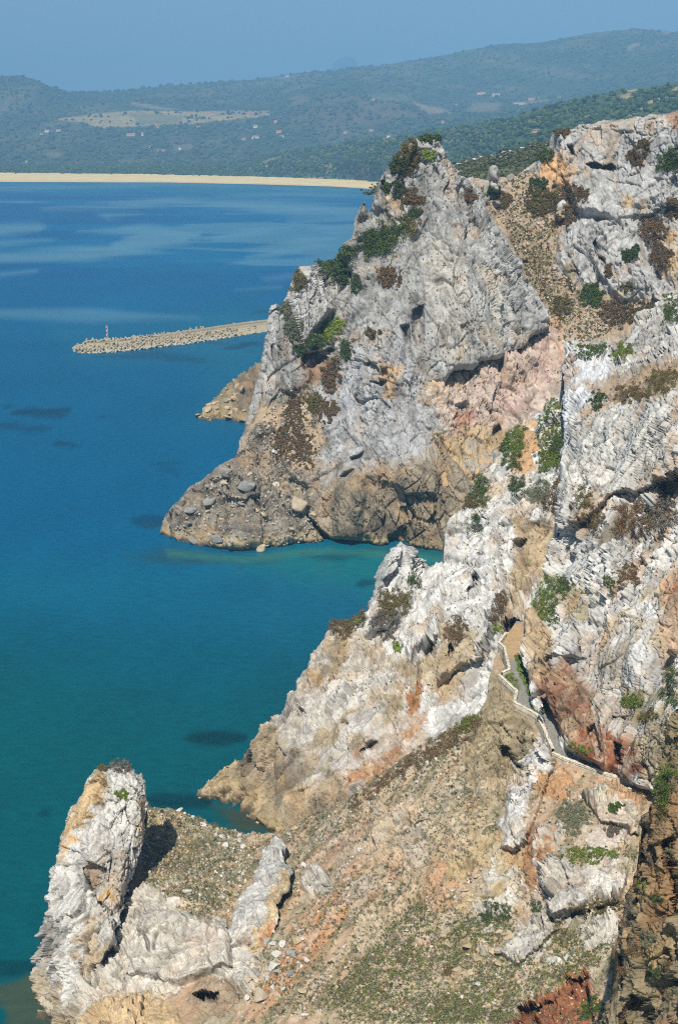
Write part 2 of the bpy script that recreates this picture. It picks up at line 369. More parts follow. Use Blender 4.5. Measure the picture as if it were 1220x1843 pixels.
# ---- tall headland crag
mass('crag',
 [(290, 962), (300, 925), (335, 880), (385, 845), (425, 818), (437, 780), (452, 720), (470, 655), (478, 600), (486, 548), (498, 545), (507, 560), (520, 515), (540, 480), (575, 470), (600, 478), (612, 462), (618, 440),
  (632, 425), (640, 395), (648, 372), (656, 362), (666, 382), (676, 330), (705, 290), (725, 262), (745, 250), (790, 247), (799, 262), (806, 290), (820, 312), (850, 330), (868, 345), (885, 385), (910, 430), (935, 480), (965, 530), (988, 575), (984, 598), (962, 606), (940, 626),
  (915, 630), (893, 648), (862, 652), (846, 668), (818, 668), (800, 690), (778, 694), (786, 730), (782, 765), (800, 800), (812, 820), (838, 846), (870, 900), (870, 1020), (790, 1000), (730, 985), (660, 978), (605, 972), (588, 978), (520, 988), (430, 996), (370, 992), (320, 990)],
 [(300, 970, 391), (440, 992, 377), (585, 977, 387), (700, 980, 384), (790, 990, 382), (870, 1010, 372), (775, 250, 470), (735, 290, 462), (700, 600, 420), (700, 450, 446), (650, 800, 399), (720, 800, 393), (500, 560, 430), (540, 480, 442), (440, 770, 415), (400, 870, 402),
  (480, 900, 396), (520, 800, 412), (560, 700, 428), (560, 600, 436), (610, 480, 456), (640, 400, 462), (690, 330, 464), (850, 340, 478), (850, 450, 450), (850, 600, 425), (780, 680, 408), (960, 530, 456), (980, 590, 448), (905, 640, 430), (800, 800, 394), (680, 700, 410), (560, 900, 396), (630, 900, 388), (750, 900, 388)],
 1.36, (MID, K),
 zones=[
  z([(640, 300), (700, 320), (700, 420), (650, 470), (600, 490), (560, 640), (480, 640), (486, 548), (600, 470)], (166, 164, 158), patch=(9, 9, 14), k=.8),
  z([(860, 400), (990, 560), (985, 605), (880, 640), (800, 580), (790, 450)], (186, 186, 183)),
  z([(480, 560), (560, 480), (620, 520), (600, 600), (520, 640), (470, 720)], (192, 190, 186)),
  z([(760, 420), (900, 500), (900, 620), (790, 660), (770, 540)], (198, 192, 178), patch=(10, 10, 22), k=.6),
  z([(600, 640), (720, 600), (770, 700), (760, 830), (600, 860), (560, 800)], (182, 183, 184)),
  z([(690, 655), (720, 655), (716, 720), (700, 720)], OCH, k=.7), z([(735, 700), (760, 640), (770, 760), (745, 800)], (150, 148, 146), k=.6, patch=(3, 3, 20)),
  z([(760, 690), (790, 700), (800, 800), (850, 860), (780, 860), (770, 770)], (170, 150, 122), k=.8),
  z([(560, 880), (620, 850), (700, 830), (790, 820), (880, 900), (880, 1020), (700, 990), (580, 980)], (160, 144, 118), s=22, k=.85),
  z([(640, 800), (690, 770), (690, 830), (620, 850)], (150, 148, 146), k=.8, patch=(3, 3, 14)),
  z([(720, 910), (830, 900), (850, 1000), (730, 985)], (172, 158, 130), k=.6, patch=(6, 6, 8)),
  z([(600, 950), (700, 940), (800, 960), (860, 1010), (700, 990), (600, 985)], (104, 94, 82), s=8, k=.7),
  # talus apron at the left foot
  z([(290, 960), (300, 920), (380, 840), (440, 800), (470, 720), (520, 690), (570, 700), (590, 800), (565, 880), (585, 980), (440, 1000), (300, 1000)], (152, 144, 130), s=10, amp=1.25),
  z([(430, 820), (470, 720), (560, 690), (590, 780), (560, 880), (520, 900), (470, 850)], (186, 164, 136), s=10, amp=.18, patch=(7, 7, 9), rock=0),
  z([(290, 960), (330, 880), (400, 850), (470, 880), (470, 960), (400, 985)], (120, 116, 110), s=10, k=.9, patch=(6, 6, 6)),
  z([(300, 975), (440, 985), (585, 965), (590, 985), (440, 1004), (300, 995)], (188, 176, 148), s=5, k=.8, patch=(3, 3, 2)),
  z([(690, 340), (720, 330), (745, 380), (725, 430), (700, 420)], OCH, k=.6, patch=(3, 3, 7)),
  z([(540, 650), (600, 640), (590, 690), (540, 690)], (150, 110, 80), k=.7),
 ],
 pushes=[
  ([(560, 470), (612, 462), (640, 500), (625, 620), (600, 640), (560, 600), (600, 560)], 9, 9),      # notch between the left spur and the crag
  ([(640, 395), (690, 380), (720, 450), (690, 500), (640, 470)], 5, 12),
  ([(540, 640), (600, 628), (604, 640), (575, 655), (548, 668)], 9, 3),
  ([(742, 560), (760, 552), (762, 600), (752, 625), (742, 600)], 9, 3),
  ([(722, 590), (735, 585), (740, 620), (730, 625)], 5, 3),
  ([(690, 668), (702, 664), (702, 678), (690, 680)], 4, 2), ([(676, 692), (690, 686), (702, 690), (690, 700)], 4, 2),
  ([(632, 826), (655, 812), (652, 824), (634, 832)], 4, 2), ([(618, 860), (640, 850), (632, 866)], 4, 3),
  ([(585, 975), (560, 945), (552, 930), (570, 945), (596, 972)], 6, 3),
  ([(700, 965), (730, 945), (735, 985), (700, 988)], 7, 4), ([(780, 860), (800, 850), (805, 880), (788, 890)], 3, 3),
  ([(600, 980), (612, 880), (660, 840), (720, 850), (790, 860), (860, 960), (800, 1010)], -4, 12),
  ([(720, 840), (760, 835), (790, 860), (785, 890), (730, 890), (715, 870)], -5, 7),
  ([(660, 860), (720, 880), (715, 980), (640, 975)], 3, 10),
  ([(400, 850), (465, 855), (468, 895), (440, 905), (395, 890)], -4, 4),
  ([(380, 842), (414, 838), (412, 860), (380, 866)], -3, 3), ([(520, 905), (555, 895), (558, 912), (530, 925)], -3, 2.5),
  ([(760, 300), (800, 265), (806, 300), (840, 345), (800, 420), (770, 400)], -4, 14),
  ([(655, 560), (700, 470), (735, 480), (730, 600), (700, 700), (650, 720)], -4, 16),
  ([(760, 380), (850, 360), (930, 480), (1010, 570), (1000, 660), (870, 720), (760, 740), (775, 500)], -2, 22),
 ],
 lean=-6, stretch=3.2, scales=((13, 2.0), (5, .95), (2.1, .5), (.9, .24)), low=(26, 2.2), edge=(9, 3.5), seed=3, jag=(8, 20), stain=.34, joint=1.7, warm=(.08, (205, 165, 118)))

# ---- gully, pink scree and plateau cliff behind the crag
mass('plateau_cliff',
 [(815, 330), (850, 318), (875, 322), (880, 300), (890, 296), (898, 318), (925, 318), (948, 300), (962, 286), (975, 272), (990, 260), (994, 238), (1010, 233), (1060, 222), (1120, 214), (1180, 206), (1225, 198), (1290, 190), (1500, 175), (1800, 170), (1800, 760), (1290, 760), (1100, 860), (900, 960), (800, 900), (740, 760), (740, 640), (820, 560)],
 [(820, 335, 505), (888, 310, 510), (925, 322, 512), (960, 300, 512), (1000, 240, 515), (1000, 300, 508), (1100, 220, 500), (1200, 205, 480), (1290, 195, 468), (960, 400, 494), (930, 350, 506), (900, 420, 500), (1050, 400, 482), (1100, 300, 494), (1100, 450, 468), (1100, 550, 450), (1200, 350, 470), (1200, 500, 440), (1280, 600, 420), (1800, 170, 420), (1800, 700, 330), (1500, 180, 445), (1500, 500, 400),
  (1000, 500, 474), (1050, 570, 455), (960, 520, 482), (1000, 600, 455), (1000, 690, 428), (930, 690, 430), (930, 640, 436), (860, 660, 426), (860, 700, 419), (800, 760, 402), (900, 820, 402), (900, 950, 380), (780, 700, 411), (800, 900, 387), (1100, 700, 420), (850, 560, 480), (1050, 800, 398)],
 1.44, (GREY, K),
 zones=[
  z([(815, 330), (960, 300), (985, 300), (1000, 350), (1040, 370), (1010, 420), (1000, 480), (1060, 520), (1180, 545), (1180, 600), (1050, 620), (1000, 620), (900, 420)], (184, 164, 138), s=12, amp=.3, rock=0),
  z([(900, 420), (1000, 400), (1060, 540), (1020, 600), (960, 520)], (150, 136, 100), s=10, patch=(6, 6, 6), k=.8),
  z([(975, 280), (1010, 275), (1030, 300), (1030, 340), (1000, 350), (975, 320)], (220, 178, 128), s=6, k=.9),
  z([(870, 300), (900, 290), (925, 345), (870, 370)], (190, 188, 180), s=6, amp=.8),
  z([(1160, 380), (1220, 370), (1290, 380), (1290, 620), (1220, 500), (1180, 520), (1170, 450)], (214, 186, 140), s=8, k=.85, patch=(9, 9, 14)),
  z([(1120, 360), (1160, 350), (1150, 400), (1128, 400)], (214, 182, 130), k=.7, patch=(4, 4, 8)),
  z([(1010, 230), (1120, 212), (1290, 190), (1290, 225), (1180, 228), (1060, 236)], (186, 172, 150), s=5, k=.8, patch=(5, 5, 3)),
  z([(1195, 195), (1290, 190), (1290, 250), (1205, 225)], (176, 130, 96), s=5, k=.7),
  # the coloured hollow under the crag
  z([(760, 690), (860, 640), (1000, 590), (1020, 640), (1000, 740), (900, 790), (800, 800)], (204, 186, 172), s=8, amp=1.0),
  z([(860, 690), (900, 640), (990, 600), (1010, 640), (990, 720), (930, 750)], (206, 178, 166), s=10, k=.7, patch=(6, 6, 10)),
  z([(815, 745), (850, 740), (845, 775), (815, 775)], (180, 130, 112), s=7, k=.8),
  z([(765, 700), (815, 680), (820, 740), (800, 790), (770, 780)], (214, 190, 146), s=9, k=.8, patch=(9, 9, 12)),
  z([(780, 780), (930, 770), (960, 830), (880, 960), (780, 900)], (196, 170, 130), s=10, amp=.6),
  z([(830, 800), (860, 790), (900, 830), (860, 870), (830, 840)], (160, 158, 154), s=8, k=.7, patch=(5, 5, 5)),
  z([(985, 560), (1010, 640), (1000, 700), (1015, 640), (1010, 560)], (206, 170, 140), s=6),
 ],
 pushes=[
  ([(1058, 301), (1072, 296), (1085, 301), (1098, 294), (1107, 302), (1098, 308), (1080, 306), (1066, 309)], 11, 1.6),
  ([(1022, 262), (1030, 262), (1036, 282), (1030, 285)], 6, 2), ([(1068, 440), (1074, 436), (1078, 462), (1090, 470), (1090, 478), (1072, 460)], 7, 2),
  ([(930, 470), (948, 468), (950, 474), (934, 476)], 4, 1.5),
  ([(882, 775), (896, 766), (900, 776), (886, 786)], 6, 2), ([(920, 630), (935, 620), (935, 632)], 3, 2),
  ([(1000, 240), (1100, 220), (1290, 200), (1290, 380), (1160, 390), (1110, 400), (1040, 380), (1015, 330)], -7, 8),
  ([(1060, 400), (1150, 400), (1170, 520), (1120, 545), (1080, 500), (1045, 430)], -5, 7),
  ([(1000, 410), (1050, 400), (1055, 480), (1030, 520), (1005, 470)], -3, 6),
  ([(1000, 352), (1018, 350), (1016, 392), (1004, 398), (998, 388)], -5, 3),
  ([(880, 292), (898, 292), (896, 345), (880, 345)], -5, 3),
 ],
 lean=4, stretch=1.7, scales=((15, 2.4), (6, 1.3), (2.4, .62), (1., .25)), low=(24, 2.2), edge=(8, 3), seed=11, warm=(.10, (206, 168, 122)), pebble=.5, skirt=(60, 4))

# ---- white jagged ridge running down to the cove
mass('white_ridge',
 [(345, 1436), (375, 1410), (400, 1385), (420, 1375), (455, 1340), (465, 1310), (500, 1290), (530, 1240), (552, 1190), (580, 1155), (605, 1125), (640, 1120), (655, 1095), (675, 1060), (682, 1020), (700, 990), (720, 972), (738, 985), (748, 1002), (775, 1020), (796, 1010), (797, 965),
  (812, 925), (835, 915), (850, 890), (872, 850), (880, 830), (900, 800), (925, 770), (960, 745), (990, 720), (1020, 740), (1040, 860), (1040, 1000), (960, 1160), (925, 1175), (905, 1190), (890, 1260), (800, 1400), (650, 1560), (520, 1520), (490, 1500), (440, 1480), (390, 1450)],
 [(350, 1440, 222), (470, 1492, 211), (420, 1400, 226), (470, 1310, 228), (560, 1180, 242), (605, 1128, 248), (680, 1060, 256), (720, 975, 264), (775, 1015, 270), (800, 960, 280), (870, 850, 292), (960, 745, 304), (560, 1400, 213), (620, 1430, 204), (700, 1300, 214), (560, 1300, 226), (640, 1200, 234), (730, 1150, 240), (850, 1100, 240), (850, 1250, 213), (900, 1150, 222), (900, 1010, 257), (930, 900, 272), (980, 860, 272), (1010, 760, 290), (1000, 1000, 250), (650, 1540, 190), (800, 1180, 229), (960, 1120, 225)],
 1.52, (WHITE, K),
 zones=[
  z([(345, 1440), (465, 1300), (530, 1230), (610, 1120), (700, 1180), (760, 1200), (800, 1160), (830, 1180), (760, 1240), (740, 1320), (640, 1560), (480, 1510)], (182, 164, 134), s=12, k=.95),
  z([(600, 1220), (690, 1190), (750, 1230), (730, 1300), (690, 1330), (640, 1350), (590, 1310)], (212, 208, 200), s=12, k=.95, patch=(9, 9, 9)),
  z([(540, 1240), (580, 1230), (575, 1275), (545, 1285)], (192, 190, 186), s=6, k=.9), z([(565, 1180), (600, 1180), (595, 1215), (570, 1210)], (204, 200, 194), s=6, k=.9),
  z([(620, 1370), (700, 1320), (760, 1290), (740, 1360), (640, 1450)], (192, 144, 104), s=12, k=.8, patch=(6, 6, 9)),
  z([(440, 1330), (560, 1300), (610, 1400), (600, 1500), (480, 1500), (430, 1420)], (128, 118, 102), s=16, k=.85, patch=(7, 7, 7)),
  z([(480, 1300), (560, 1180), (620, 1140), (740, 1220), (740, 1330), (640, 1450), (560, 1420)], (204, 201, 194), s=12, k=.85, patch=(5, 5, 8)),
  z([(350, 1440), (470, 1480), (520, 1500), (490, 1512), (420, 1480), (350, 1455)], (204, 178, 130), s=6, k=.9),
  z([(725, 1240), (760, 1235), (762, 1290), (730, 1290)], (176, 122, 70), s=6, k=.9),
  z([(790, 1130), (870, 1130), (840, 1220), (790, 1260), (770, 1200)], (186, 168, 136), s=9, k=.85, amp=.5),
  z([(930, 940), (1000, 930), (1010, 1040), (960, 1080), (920, 1130), (900, 1130), (930, 1020)], (188, 166, 130), s=10, k=.9),
  z([(940, 760), (975, 770), (960, 840), (930, 860), (920, 830)], (202, 158, 108), s=8, k=.9, amp=.3),
  z([(880, 830), (960, 820), (930, 930), (860, 930)], (196, 182, 156), s=9, k=.7, amp=.6, patch=(5, 5, 5)),
 ],
 pushes=[
  ([(690, 1010), (720, 972), (750, 1000), (745, 1080), (700, 1140), (660, 1150), (670, 1080)], -5, 8),
  ([(800, 920), (850, 900), (900, 960), (910, 1080), (870, 1180), (790, 1230), (770, 1100)], -6, 9),
  ([(740, 1060), (770, 1030), (800, 1060), (790, 1150), (740, 1190), (715, 1150)], -4, 7),
  ([(842, 1062), (862, 1040), (866, 1050), (852, 1072), (842, 1076)], 6, 2), ([(765, 1180), (785, 1150), (790, 1160), (775, 1190)], 6, 3), ([(806, 1180), (812, 1160), (820, 1170), (815, 1190)], 5, 2),
  ([(540, 1285), (556, 1288), (552, 1296), (542, 1292)], 3, 2), ([(650, 1356), (680, 1335), (672, 1350)], 4, 2), ([(930, 985), (950, 975), (948, 990), (932, 998)], 4, 2.5),
  ([(600, 1220), (690, 1190), (750, 1230), (730, 1310), (650, 1360), (590, 1310)], -1.4, 16),
  ([(940, 960), (965, 945), (1010, 950), (1010, 1060), (920, 1150), (905, 1120), (930, 1040)], 3.5, 16),
  ([(910, 1115), (935, 1118), (950, 1150), (950, 1178), (930, 1168), (908, 1150)], 12, 3),
 ],
 lean=24, stretch=3.4, scales=((8, 1.7), (3.2, 1.0), (1.3, .5), (.55, .2)), low=(15, 1.4), edge=(6, 1.8), seed=23, jag=(10, 15), ribs=1.25, warm=(.10, (205, 165, 110)))

# ---- white pillar and the broken slopes above the footpath
INNER = [(914, 1140), (923, 1149), (939, 1172), (949, 1204), (957, 1238), (962, 1267), (978, 1283), (1003, 1325), (1015, 1346), (1044, 1364), (1122, 1395), (1170, 1406)]
mass('upper_slope',
 [(1012, 720), (1010, 660), (1022, 620), (1060, 625), (1085, 622), (1110, 640), (1130, 610), (1145, 570), (1180, 548), (1200, 530), (1300, 480), (1500, 430), (1800, 400), (1800, 1500), (1300, 1500), (1200, 1440), (1122, 1402), (1044, 1372), (1010, 1352), (998, 1330), (972, 1290), (956, 1272), (951, 1240), (943, 1206), (935, 1180), (946, 1120), (975, 1060), (995, 1000), (1000, 930), (1006, 850), (1012, 800)],
 [(1012, 660, 308), (1012, 790, 274), (1060, 625, 310), (1110, 640, 311), (1145, 575, 320), (1220, 510, 328), (1300, 480, 325), (1005, 880, 248), (1000, 1000, 236), (950, 1130, 215), (938, 1185, 204), (955, 1250, 190), (1000, 1330, 176), (1044, 1370, 168), (1122, 1400, 162), (1220, 1440, 152), (1060, 1300, 176), (1100, 1250, 179), (1040, 1150, 192), (1100, 1100, 192), (1100, 950, 218), (1100, 800, 248), (1050, 700, 284), (1060, 850, 246), (1100, 880, 236), (1200, 1100, 178), (1200, 950, 200), (1200, 850, 218), (1200, 700, 244), (1200, 600, 290), (1180, 650, 275), (1150, 690, 266), (1000, 1120, 210), (1200, 1300, 158), (1300, 1000, 180), (1500, 440, 315), (1800, 410, 290), (1800, 1000, 140), (1800, 1500, 105), (1500, 1200, 145)],
 1.52, (WHITE, K),
 zones=[
  z([(1010, 640), (1060, 640), (1120, 640), (1090, 720), (1040, 760), (1012, 800)], (226, 230, 234), s=8),
  z([(1120, 600), (1200, 540), (1220, 620), (1200, 680), (1140, 700)], (200, 198, 192), s=8),
  z([(1040, 730), (1220, 700), (1220, 850), (1130, 900), (1040, 940), (1005, 900)], (214, 212, 206), s=9),
  z([(1040, 700), (1300, 620), (1300, 700), (1100, 730)], (172, 146, 110), s=9, k=.8, amp=.4),
  z([(1020, 920), (1130, 890), (1220, 860), (1220, 960), (1130, 1060), (1060, 960)], (132, 112, 84), s=12, k=.75, amp=.5, patch=(5, 5, 5)),
  z([(1190, 880), (1300, 840), (1300, 1330), (1190, 1250), (1180, 1100), (1205, 1000)], (200, 164, 124), s=10, k=.8, patch=(6, 6, 9)),
  z([(1200, 1040), (1300, 1000), (1300, 1120), (1205, 1100)], (190, 136, 100), s=9, k=.75, patch=(5, 5, 8)),
  z([(985, 1200), (1030, 1190), (1090, 1270), (1110, 1400), (1030, 1362), (990, 1310), (970, 1230)], (156, 112, 84), s=9, k=.95),
  z([(985, 1200), (1030, 1190), (1090, 1270), (1110, 1400), (1030, 1362), (990, 1310)], (190, 168, 142), s=9, k=.7, patch=(2, 2, 7)),
  z([(1040, 1320), (1110, 1310), (1170, 1330), (1175, 1405), (1100, 1390), (1050, 1370)], (160, 104, 72), s=7, k=.95),
  z([(1040, 1320), (1110, 1310), (1170, 1330), (1175, 1405), (1100, 1390), (1050, 1370)], (206, 190, 170), s=9, k=.8, patch=(2.5, 2.5, 4)),
  z([(1065, 1260), (1160, 1240), (1160, 1300), (1110, 1330), (1075, 1310)], (206, 198, 188), s=7),
  z([(940, 1110), (985, 1080), (1000, 1180), (985, 1230), (950, 1230)], (186, 162, 124), s=8, k=.9),
  z([(1100, 1060), (1190, 1060), (1190, 1240), (1130, 1250), (1090, 1200)], (206, 188, 156), s=12, k=.75, patch=(6, 6, 6)),
  z([(1020, 1110), (1080, 1100), (1110, 1200), (1060, 1250), (1020, 1190)], (204, 202, 198), s=8, k=.7, patch=(4, 4, 4)),
  z([(1010, 1050), (1070, 1060), (1060, 1120), (1010, 1120)], (180, 164, 124), s=8, k=.8, amp=.4),
  z([(1110, 1240), (1200, 1230), (1200, 1300), (1130, 1300)], (150, 136, 80), s=8, k=.7, amp=.4, patch=(3, 3, 3)),
  z([(1160, 1330), (1200, 1280), (1260, 1300), (1260, 1440), (1160, 1410)], (176, 160, 132), s=8, k=.9),
 ],
 pushes=[
  ([(1040, 760), (1100, 720), (1220, 690), (1300, 690), (1300, 840), (1130, 890), (1040, 950), (1000, 960)], -7, 7),
  ([(1008, 640), (1060, 640), (1105, 650), (1085, 730), (1040, 770), (1010, 800)], -4, 6),
  ([(1030, 800), (1060, 880), (1040, 940), (1030, 900)], 3, 6),
  ([(980, 1262), (992, 1270), (1006, 1310), (1010, 1330), (992, 1318), (978, 1285)], 13, 2),      # dark alcove beside the path
  ([(945, 1100), (985, 1080), (985, 1250), (955, 1260), (940, 1190)], -3, 5),
  ([(990, 1230), (1020, 1210), (1080, 1280), (1090, 1380), (1020, 1350)], -3.5, 5),
  ([(1060, 1320), (1075, 1312), (1085, 1360), (1072, 1366)], 3, 2), ([(1110, 1340), (1125, 1345), (1130, 1380), (1115, 1380)], 4, 2.5), ([(1100, 1290), (1130, 1285), (1130, 1300), (1105, 1302)], 3, 2),
  ([(1070, 1000), (1110, 1000), (1100, 1060), (1068, 1080)], -3, 4), ([(985, 1120), (1050, 1130), (1040, 1180), (990, 1190)], -3, 4),
  ([(1195, 880), (1220, 860), (1300, 880), (1300, 960), (1200, 960)], 5, 6),
 ],
 lean=20, stretch=2.6, scales=((7, 1.4), (2.9, .95), (1.15, .5), (.5, .19)), low=(13, 1.5), edge=(6, 1.5), seed=37, jag=(9, 17), warm=(.13, (205, 160, 108)))

